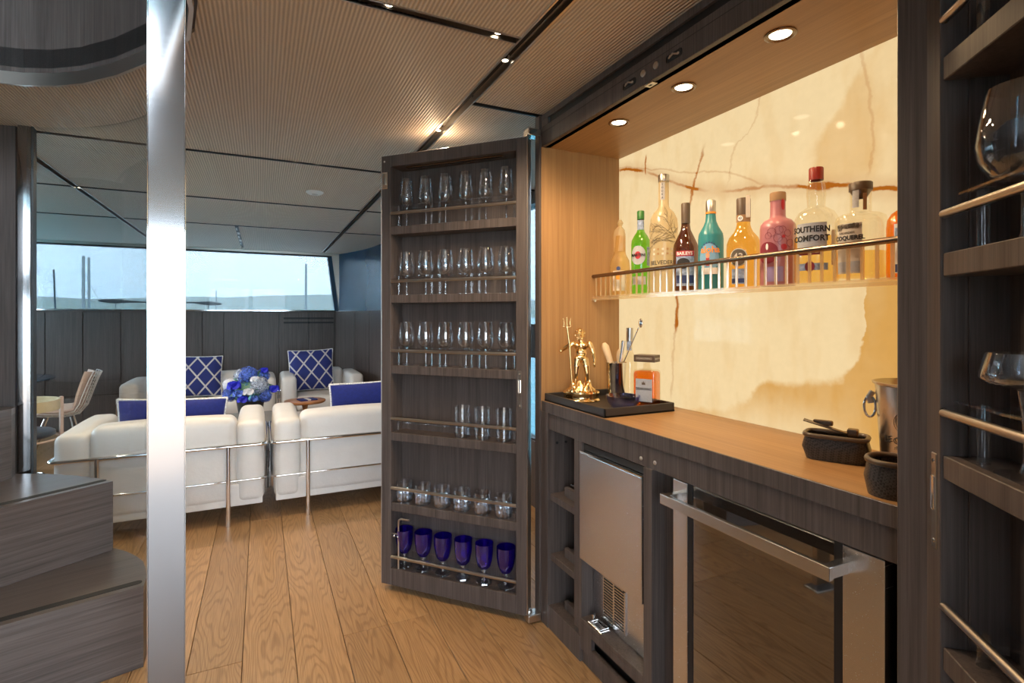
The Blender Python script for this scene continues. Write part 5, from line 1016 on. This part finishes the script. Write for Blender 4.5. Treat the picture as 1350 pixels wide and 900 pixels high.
def pillow(label, mat, w, h, T, loc, rz, tilt, roll=0.0, group=None):
    t = thing('throw_pillow', label, 'pillow', loc, 0, group); t.rotation_euler = Euler((tilt, roll, rz), 'XYZ')
    n = 14; g = [-math.cos(PI * k / n) for k in range(n + 1)]; vs = []; fs = []
    def pt(a, b, s):
        pin = 1 - 0.045 * (1 - abs(b) ** 2) * abs(a) ** 3; pin2 = 1 - 0.045 * (1 - abs(a) ** 2) * abs(b) ** 3
        return (a * w / 2 * pin, s * T / 2 * (max(0, (1 - a ** 4) * (1 - b ** 4))) ** 0.55, h / 2 + b * h / 2 * pin2)
    for s in (-1, 1):
        o_ = len(vs)
        for a in g:
            for b in g: vs.append(pt(a, b, s))
        for i in range(n):
            for j in range(n):
                f = (o_ + i * (n + 1) + j, o_ + (i + 1) * (n + 1) + j, o_ + (i + 1) * (n + 1) + j + 1, o_ + i * (n + 1) + j + 1); fs.append(f if s < 0 else f[::-1])
    m = MB().add(vs, fs); m.weld = True; m.build('pillow_body', M[mat], t, 180)
    rim_ = [pt(a, -1, 1) for a in g] + [pt(1, b, 1) for b in g[1:]] + [pt(a, 1, 1) for a in reversed(g[:-1])] + [pt(-1, b, 1) for b in reversed(g[1:-1])]
    MB().tube(rim_, 0.0075 if mat == 'blue' else 0.006, 6, True).build('piping', M['cord'], t, 60)
    return t
pillow('plain royal blue pillow with rope edge on the armchair beside the steel post', 'blue', 0.62, 0.36, 0.13, (-0.545, 4.21, 0.452), 0.05, 0.20, 0.05)
pillow('plain royal blue pillow with rope edge on the armchair beside the open glass door', 'blue', 0.60, 0.405, 0.13, (0.775, 4.21, 0.456), -0.02, 0.20, -0.03)
pillow('navy lattice pillow on the sofa under the harbour window', 'lattice', 0.50, 0.46, 0.14, (-0.665, 6.90, 0.450), 0.08, -0.18, 0.03)
pillow('navy lattice pillow on the far corner armchair', 'lattice', 0.52, 0.50, 0.14, (0.565, 6.90, 0.450), -0.05, -0.16, -0.03)
# coffee table with flowers
t = thing('coffee_table', 'grey glass coffee table carrying the flower arrangement', 'table', (-0.17, 5.70, RZ))
M['grey_glass'] = plain('grey glass top', (0.14, 0.15, 0.16), 0.08, 0, 0.6)
MB().bbox(-0.42, 0.42, -0.32, 0.32, 0.355, 0.375, 0.003, 2).build('table_top', M['grey_glass'], t); MB().bbox(-0.43, 0.43, -0.33, 0.33, 0.340, 0.356, 0.003, 2).build('top_frame', M['chrome'], t)
for a, b_ in ((-1, -1), (1, -1), (1, 1), (-1, 1)): MB().bbox(a * 0.40 - 0.015, a * 0.40 + 0.015, b_ * 0.30 - 0.015, b_ * 0.30 + 0.015, 0, 0.341, 0.002, 1).build('leg', M['chrome'], t)
fl_ = thing('flower_arrangement', 'blue and white flowers in a dark woven pot on the coffee table', 'flowers', (-0.095, 5.70, RZ + 0.3755))
MB().lathe([(0.0, 0.0), (0.09, 0.0), (0.10, 0.01), (0.125, 0.17), (0.118, 0.17), (0.09, 0.02), (0, 0.02)], 28, cap=False).build('pot', M['weave'], fl_, 40)
C('rose blue', (0.012, 0.018, 0.55), rough=0.6); C('hydrangea blue', (0.07, 0.14, 0.62), rough=0.7, noise=0.9, scale=55); C('hydrangea pale', (0.38, 0.44, 0.78), rough=0.7, noise=0.85, scale=70); C('petal white', (0.72, 0.75, 0.82), rough=0.6); C('sage leaf', (0.10, 0.24, 0.17), rough=0.55, noise=0.3, scale=20); C('teal leaf', (0.12, 0.38, 0.50), rough=0.5)
rt = random.Random(11)
def flower(kind, c, r):
    m = MB(); c = Vector(c)
    if kind == 'rose':
        for lay in range(5):
            for k in range(5):
                a = 2 * PI * k / 5 + lay * 0.6; e = 1.35 - lay * 0.32; d = Vector((math.cos(a) * math.cos(e), math.sin(a) * math.cos(e), math.sin(e))); u = d.orthogonal().normalized(); v = d.cross(u); q = r * (0.45 + 0.13 * lay)
                m.add([c + d * q * 0.9 + u * q * 0.55 * math.cos(z) + v * q * 0.55 * math.sin(z) - d * q * 0.12 * (math.cos(2 * z)) for z in [PI * j / 4 for j in range(8)]] + [c + d * q * 0.7], [(j, (j + 1) % 8, 8) for j in range(8)])
        m.ball(c, r * 0.62, 10, 8)
    else:
        for k in range(70):
            z = 1 - 2 * (k + 0.5) / 70; a = k * 2.39996; d = Vector((math.sqrt(1 - z * z) * math.cos(a), math.sqrt(1 - z * z) * math.sin(a), z)); u = d.orthogonal().normalized(); v = d.cross(u); p = c + d * r * rt.uniform(0.86, 1.05); s = r * 0.19
            for j in range(4):
                b = j * PI / 2 + k; w1 = u * math.cos(b) + v * math.sin(b); w2 = v * math.cos(b) - u * math.sin(b); m.add([p, p + w1 * s + w2 * s * 0.55 + d * s * 0.3, p + w1 * s * 1.4 + d * s * 0.1, p + w1 * s - w2 * s * 0.55 + d * s * 0.3], [(0, 1, 2, 3)])
        m.ball(c, r * 0.85, 10, 8)
    return m
heads = [('hydrangea', 'hydrangea blue', (-0.02, -0.02, 0.36), 0.085), ('rose', 'rose blue', (-0.135, -0.10, 0.275), 0.062), ('hydrangea', 'hydrangea pale', (0.075, -0.09, 0.265), 0.085), ('rose', 'petal white', (-0.01, -0.15, 0.215), 0.05), ('rose', 'rose blue', (0.205, -0.04, 0.215), 0.055), ('hydrangea', 'hydrangea pale', (-0.07, 0.02, 0.35), 0.075), ('hydrangea', 'hydrangea blue', (0.10, 0.04, 0.34), 0.07), ('rose', 'rose blue', (-0.06, -0.15, 0.145), 0.05), ('hydrangea', 'hydrangea blue', (-0.175, -0.02, 0.185), 0.065), ('hydrangea', 'petal white', (-0.185, 0.06, 0.27), 0.06), ('rose', 'hydrangea blue', (0.03, -0.16, 0.15), 0.045), ('hydrangea', 'hydrangea blue', (0.13, -0.10, 0.165), 0.06), ('rose', 'petal white', (0.04, -0.12, 0.33), 0.04), ('rose', 'hydrangea blue', (-0.10, -0.13, 0.20), 0.05), ('hydrangea', 'hydrangea pale', (0.02, 0.12, 0.30), 0.09), ('rose', 'rose blue', (0.12, 0.0, 0.40), 0.04)]
for kind, mt, c, r in heads: flower(kind, (c[0], c[1], c[2] + 0.05), r).build('bloom', M[mt], fl_)
MB().ball((0, 0, 0.24), (0.15, 0.14, 0.13), 14, 10).build('stems', M['sage leaf'], fl_, 180)
for k in range(34):
    a = rt.uniform(0, 2 * PI); e = rt.uniform(-0.3, 1.2); d = Vector((math.cos(a) * math.cos(e), math.sin(a) * math.cos(e), math.sin(e))); u = d.orthogonal().normalized(); p = Vector((0, -0.01, 0.27)) + d * rt.uniform(0.14, 0.20); s = rt.uniform(0.03, 0.055)
    MB().add([p - d * s, p + u * s * 0.45, p + d * s + Vector((0, 0, -0.01)), p - u * s * 0.45, p + d.cross(u) * 0.006], [(0, 1, 4), (1, 2, 4), (2, 3, 4), (3, 0, 4)]).build('leaf', M['teal leaf' if k % 3 == 0 else 'sage leaf'], fl_)
# round wooden side table with a patterned tray
C('teak', (0.36, 0.15, 0.05), rough=0.35, noise=0.15, scale=25)
t = thing('side_table', 'round reddish wooden pedestal table in front of the far armchair', 'table', (0.405, 5.77, RZ))
MB().lathe([(0.0, 0.475), (0.19, 0.475), (0.20, 0.485), (0.20, 0.497), (0.195, 0.50), (0.0, 0.50)], 40, cap=False).build('table_top', M['teak'], t, 40)
MB().lathe([(0.030, 0.012), (0.024, 0.04), (0.022, 0.40), (0.035, 0.476)], 20).build('pedestal', M['teak'], t, 50); MB().lathe([(0.15, 0), (0.15, 0.008), (0.03, 0.016), (0, 0.016)], 32).build('foot', M['teak'], t, 40)
o = MB().bbox(-0.085, 0.085, -0.07, 0.07, 0, 0.012, 0.003, 1).build('book', M['lattice']); tag(o, 'small navy patterned book on the round wooden table', 'book', None, (0.425, 5.76, RZ + 0.5003), 0.25)
# dining corner seen through the glass screen
t = thing('dining_table', 'round dark table beside the far panelled wall', 'table', (-2.52, 6.78, 0))
MB().lathe([(0.0, 0.715), (0.60, 0.715), (0.62, 0.725), (0.62, 0.738), (0.61, 0.742), (0.0, 0.742)], 56, cap=False).build('table_top', plain('dark blue lacquer', (0.03, 0.055, 0.085), 0.12), t, 40)
MB().lathe([(0.05, 0.01), (0.04, 0.05), (0.04, 0.65), (0.12, 0.716)], 24).build('pedestal', M['chrome'], t, 50); MB().lathe([(0.30, 0), (0.30, 0.008), (0.05, 0.02), (0, 0.02)], 40).build('foot', M['chrome'], t, 40)
# wire shell chair with a pale pad, facing the table (-X)
t = thing('wire_chair', 'wire shell chair with pale seat pad facing the round dark table', 'chair', (-1.72, 6.30, 0), math.radians(-82))
C('pale pad', (0.62, 0.46, 0.38), rough=0.6, noise=0.08, scale=15)
def shell_pt(u, v, off=0.0):
    # u -1..1 across, v 0 seat front .. 1 back top ; local front is -Y
    prof = [(-0.22, 0.445), (-0.10, 0.425), (0.05, 0.415), (0.15, 0.435), (0.205, 0.52), (0.235, 0.64), (0.265, 0.76), (0.285, 0.83)]
    k = v * (len(prof) - 1); i = min(int(k), len(prof) - 2); f = k - i; y = prof[i][0] * (1 - f) + prof[i + 1][0] * f; z = prof[i][1] * (1 - f) + prof[i + 1][1] * f
    wd = 0.235 - 0.10 * max(0, (v - 0.55) / 0.45) ** 1.5 - 0.03 * max(0, (0.2 - v) / 0.2); up = 0.055 * u * u
    n_ = Vector((0, -math.sin(min(1, max(0, (v - 0.35) * 3)) * 1.35), math.cos(min(1, max(0, (v - 0.35) * 3)) * 1.35)))
    return Vector((u * wd, y, z)) + n_ * (up + off)
nu, nv = 10, 16; vs = []; fs = []
for s, off in ((0, 0.012), (1, 0.030)):
    for i in range(nu + 1):
        for j in range(nv + 1): vs.append(shell_pt(-1 + 2 * i / nu, j / nv * 0.98, off))
st_ = (nu + 1) * (nv + 1); ix = lambda s, i, j: s * st_ + i * (nv + 1) + j
for i in range(nu):
    for j in range(nv): fs += [(ix(0, i, j), ix(0, i, j + 1), ix(0, i + 1, j + 1), ix(0, i + 1, j)), (ix(1, i, j), ix(1, i + 1, j), ix(1, i + 1, j + 1), ix(1, i, j + 1))]
for i in range(nu): fs += [(ix(0, i, 0), ix(0, i + 1, 0), ix(1, i + 1, 0), ix(1, i, 0)), (ix(0, i, nv), ix(1, i, nv), ix(1, i + 1, nv), ix(0, i + 1, nv))]
for j in range(nv): fs += [(ix(0, 0, j), ix(1, 0, j), ix(1, 0, j + 1), ix(0, 0, j + 1)), (ix(0, nu, j), ix(0, nu, j + 1), ix(1, nu, j + 1), ix(1, nu, j))]
MB().add(vs, fs).build('seat_pad', M['pale pad'], t, 60)
m = MB()
for k in range(11): m.tube([shell_pt(-1 + 0.2 * k, j / 16, -0.002 - 0.035 * (j / 16) ** 2) for j in range(17)], 0.0028, 5)
for k in range(15): m.tube([shell_pt(-1 + 0.2 * i, k / 14, -0.002 - 0.035 * (k / 14) ** 2) for i in range(11)], 0.0028, 5)
m.build('wire_shell', M['white'], t, 60)
for a, b_ in ((-1, -1), (1, -1), (1, 1), (-1, 1)): MB().tube([(a * 0.10, b_ * 0.09, 0.415), (a * 0.20, b_ * 0.20 - 0.02, 0.0)], 0.008, 8).build('leg', M['chrome'], t, 60)
# low-backed chair with dark round seat and bent wood back band
t = thing('band_back_chair', 'chair with dark round seat and bent pale wooden back band', 'chair', (-1.715, 5.36, 0), math.radians(-60))
MB().lathe([(0.0, 0.40), (0.20, 0.40), (0.225, 0.415), (0.225, 0.44), (0.20, 0.455), (0.0, 0.462)], 36, cap=False).build('seat', plain('navy leather', (0.018, 0.026, 0.045), 0.35), t, 60)
arc2 = [(0.27 * math.cos(a), 0.25 * math.sin(a)) for a in [math.radians(-35 + 250 * k / 24) for k in range(25)]]
C('bent ash', (0.60, 0.50, 0.30), rough=0.45, noise=0.08, scale=20)
MB().wallstrip(arc2, 0.615, 0.695, 0.014).build('back_band', M['bent ash'], t, 60)
for a in (math.radians(-5), math.radians(90), math.radians(185)): MB().bbox(-0.019, 0.019, -0.011, 0.011, 0.38, 0.70, 0.003, 1, Matrix.Translation((0.285 * math.cos(a), 0.265 * math.sin(a), 0)) @ Matrix.Rotation(a + PI / 2, 4, 'Z')).build('back_upright', M['pale pad'], t)
for a in range(4):
    q = PI / 4 + a * PI / 2; MB().tube([(0.03 * math.cos(q), 0.03 * math.sin(q), 0.40), (0.06 * math.cos(q), 0.06 * math.sin(q), 0.25), (0.12 * math.cos(q), 0.12 * math.sin(q), 0.12), (0.20 * math.cos(q), 0.20 * math.sin(q), 0.04), (0.26 * math.cos(q), 0.26 * math.sin(q), 0.0)], 0.010, 8).build('leg', M['chrome'], t, 60)
MB().tube([(0.16 * math.cos(a), 0.16 * math.sin(a), 0.085) for a in [2 * PI * k / 24 for k in range(24)]], 0.006, 6, True).build('foot_ring', M['chrome'], t, 60)
MB().tube([(0.26 * math.cos(a), 0.25 * math.sin(a), 0.385) for a in [math.radians(-20 + 220 * k / 20) for k in range(21)]], 0.008, 6).build('seat_ring', M['pale pad'], t, 60)

# ================================================================== OUTSIDE
def sea_mat():
    m, n, l, b = nmat('turquoise sea'); t = n.new('ShaderNodeTexCoord'); x = n.new('ShaderNodeTexNoise'); x.inputs['Scale'].default_value = 1.3; x.inputs['Detail'].default_value = 6; l.new(t.outputs['Object'], x.inputs['Vector'])
    u = n.new('ShaderNodeBump'); u.inputs['Strength'].default_value = 0.5; u.inputs['Distance'].default_value = 0.3; l.new(x.outputs['Fac'], u.inputs['Height']); l.new(u.outputs[0], b.inputs['Normal'])
    b.inputs['Base Color'].default_value = (0.02, 0.36, 0.46, 1); b.inputs['Roughness'].default_value = 0.15; return m
o = MB().add([(-9000, -9000, -3), (9000, -9000, -3), (9000, 9000, -3), (-9000, 9000, -3)], [(0, 1, 2, 3)]).build('sea', sea_mat()); tag(o, 'turquoise sea around the harbour', 'sea'); o['kind'] = 'structure'
o = MB().box(-3.7, 1.95, 8.02, 19, 0.60, 0.72).box(-3.7, 1.95, 8.02, 19, -2.9, 0.60).build('foredeck', M['white']); tag(o, 'pale foredeck beyond the window', 'deck'); o['kind'] = 'structure'
o = MB().box(-4.5, 3.2, -9.0, -4.2, -0.25, -0.01).build('aft_deck', plain('teak deck', (0.42, 0.30, 0.19), 0.6, noise=0.1, scale=6)); tag(o, 'pale teak deck behind the bar', 'deck'); o['kind'] = 'structure'
o = MB().box(-4.6, 3.3, -9.0, 19.0, -2.95, -0.26).build('hull', M['white']); tag(o, 'white hull below the deck', 'hull'); o['kind'] = 'structure'
def hills(name, label, dist, hmax, base, seed, col):
    r_ = random.Random(seed); ph = [r_.uniform(0, 6.28) for _ in range(6)]; vs = []; fs = []; N = 120
    for i in range(N + 1):
        a = math.radians(-75 + 110 * i / N); q = sum(math.sin(a * f + p) / f for f, p in zip((3, 7, 13, 23, 41, 67), ph)) / 0.75
        h = base + hmax * (0.55 + 0.45 * q); x, y = dist * math.sin(a), dist * math.cos(a)
        vs += [(x, y, -4), (x * 1.10, y * 1.10, max(4, h)), (x * 1.35, y * 1.35, -4)]
    for i in range(N):
        b = i * 3; fs += [(b, b + 3, b + 4, b + 1), (b + 1, b + 4, b + 5, b + 2)]
    o = MB().add(vs, fs).build(name, plain(name, col, 0.9, spec=0.0), None, 180); tag(o, label, 'hills'); return o
hills('hill_range', 'hazy hill range across the bay', 3800, 150, 10, 5, (0.20, 0.22, 0.15))
hills('hill_range', 'paler taller hills far behind the nearer range', 6800, 330, 30, 8, (0.24, 0.25, 0.20))
# harbour town: far too many tiny houses to count
m = MB(); r_ = random.Random(21)
for k in range(420):
    a = math.radians(-47 + 22 * r_.random() ** 0.8); d = r_.uniform(1000, 1300); x, y = d * math.sin(a), d * math.cos(a); s = r_.uniform(5, 11); z = -4 + (d - 990) * 0.085 + r_.uniform(0, 3); hh = r_.uniform(4, 10); m.box(x - s, x + s, y - s, y + s, z, z + hh)
o = m.build('harbour_town', plain('pale house walls', (0.62, 0.58, 0.52), 0.8, noise=0.5, scale=0.05)); tag(o, 'scattered pale harbour town along the shore', 'town'); o['kind'] = 'stuff'
vs = []; N = 40
m = MB()
for i in range(N):
    a0, a1 = math.radians(-50 + 28 * i / N), math.radians(-50 + 28 * (i + 1) / N)
    m.add([(d * math.sin(a), d * math.cos(a), z) for a, d, z in ((a0, 980, -4.5), (a1, 980, -4.5), (a1, 1320, 25), (a0, 1320, 25))], [(0, 1, 2, 3)])
o = m.build('shore', plain('shore green', (0.16, 0.19, 0.12), 0.9)); tag(o, 'low grey-green shore under the town', 'shore')
# sailing yachts: masts rise above the sill
def dirpx(px, Z):
    u = (px - 675) / 690; return Vector((Z * (math.sin(TH) + u * math.cos(TH)), Z * (math.cos(TH) - u * math.sin(TH)), 0))
C('mast grey', (0.32, 0.33, 0.34), rough=0.5); C('mast dark', (0.06, 0.08, 0.10), rough=0.5)
def yacht(label, px, Z, top, r, mat, rake=0.0, spread=(), stay=None, furl=False):
    t = thing('sailing_yacht', label, 'boat', (*dirpx(px, Z)[:2], -3.0), -TH + 0.3)
    L = max(4, top * 0.7); N = 14; ring = lambda s, z: [(s * 0.24 * L * math.sin(PI * k / N) ** 0.7 * (1 if j == 0 else -1), -L / 2 + L * k / N, z) for j in (0, 1) for k in (range(N + 1) if j == 0 else range(N - 1, 0, -1))]
    a, b_ = ring(0.75, -0.2), ring(1.0, 0.9); n = len(a)
    MB().add(a + b_, [tuple(range(n)), tuple(range(n, 2 * n))] + [(i, (i + 1) % n, n + (i + 1) % n, n + i) for i in range(n)]).build('hull', M['white'], t, 40)
    H = top + 3.0; MB().tube([(0, 0, 0.9), (rake * H, 0, H)], [r, r * 0.8], 8).build('mast', M[mat], t, 60)
    if furl: MB().tube([(r * 2.4, 0.2, 1.2), (rake * H + r * 2.2, 0.2, H * 0.985)], r * 0.7, 8).build('furled_sail', M['mast grey'], t, 60)
    for z, w in spread: MB().tube([(rake * z - w, 0, z), (rake * z + w, 0, z)], r * 0.35, 6).build('spreader', M[mat], t, 60)
    if stay: MB().tube([(rake * H * 0.85, 0, H * 0.85), (stay, -1, 1.0)], r * 0.12, 4).build('stay', M[mat], t); MB().tube([(rake * H * 0.7, 0, H * 0.7), (stay * 0.8, -1, 1.0)], r * 0.12, 4).build('stay', M[mat], t)
    return t
def ztop(y, Z): return 1.35 + (418 - y) * Z / 690
yacht('sailing yacht with a slim dark raked mast off the shore', 74, 120, ztop(355, 120), 0.22, 'mast dark', -0.03, ((8.2, 1.0),))
yacht('sailing yacht with a thick grey double mast and stays', 110, 60, ztop(337, 60), 0.20, 'mast grey', 0.0, (), 4.2, True)
yacht('sailing yacht with a lone grey mast before the hills', 403, 70, ztop(348, 70), 0.17, 'mast grey', 0.004)
yacht('sailing yacht with the shortest grey mast', 285, 110, ztop(382, 110), 0.14, 'mast grey')
# dark folded sun awnings on thin posts on the foredeck
def awning(label, px0, px1, Z, y0, y1):
    a, b_ = dirpx(px0, Z), dirpx(px1, Z + 0.4); za, zb = ztop(y0, Z), ztop(y1, Z + 0.4); d = (b_ - a); L = d.length
    t = thing('sun_awning', label, 'awning', (a.x, a.y, 0.72), math.atan2(d.y, d.x)); ha, hb = za - 0.72, zb - 0.72
    p = [(0, 0, ha), (0.05 * L, 0, ha), (0.25 * L, 0, ha * .75 + hb * .25), (0.45 * L, 0, ha * .55 + hb * .45), (0.6 * L, 0, ha * .4 + hb * .6), (L, 0, hb)]
    m = MB().tube(p, [0.008, 0.03, 0.05, 0.038, 0.02, 0.012], 12); m.build('folded_cloth', plain('black awning cloth', (0.012, 0.018, 0.02), 0.6), t, 60)
    for q in (0.3, 0.92): MB().tube([(q * L, 0, 0), (q * L, 0, ha * (1 - q) + hb * q)], 0.010, 8).build('pole', M['mast dark'], t)
awning('dark folded sun awning on thin poles beside the thick double mast', 129, 205, 11, 396, 399)
awning('slim dark folded sun awning on thin poles in front of the shortest mast', 292, 236, 12, 400.5, 398)

hm = bpy.data.materials.new('sea haze'); hm.use_nodes = True; hn_ = hm.node_tree.nodes; hn_.remove(hn_['Principled BSDF'])
hv_ = hn_.new('ShaderNodeVolumeScatter'); hv_.inputs['Color'].default_value = (0.93, 0.97, 1, 1); hv_.inputs['Density'].default_value = 0.0004; hv_.inputs['Anisotropy'].default_value = 0.2
hm.node_tree.links.new(hv_.outputs[0], hn_['Material Output'].inputs['Volume'])
o = MB().box(-7000, 5000, 1450, 2450, -2.9, 900).build('haze', hm); tag(o, 'thin sea haze in front of the hills', 'haze'); o['kind'] = 'stuff'
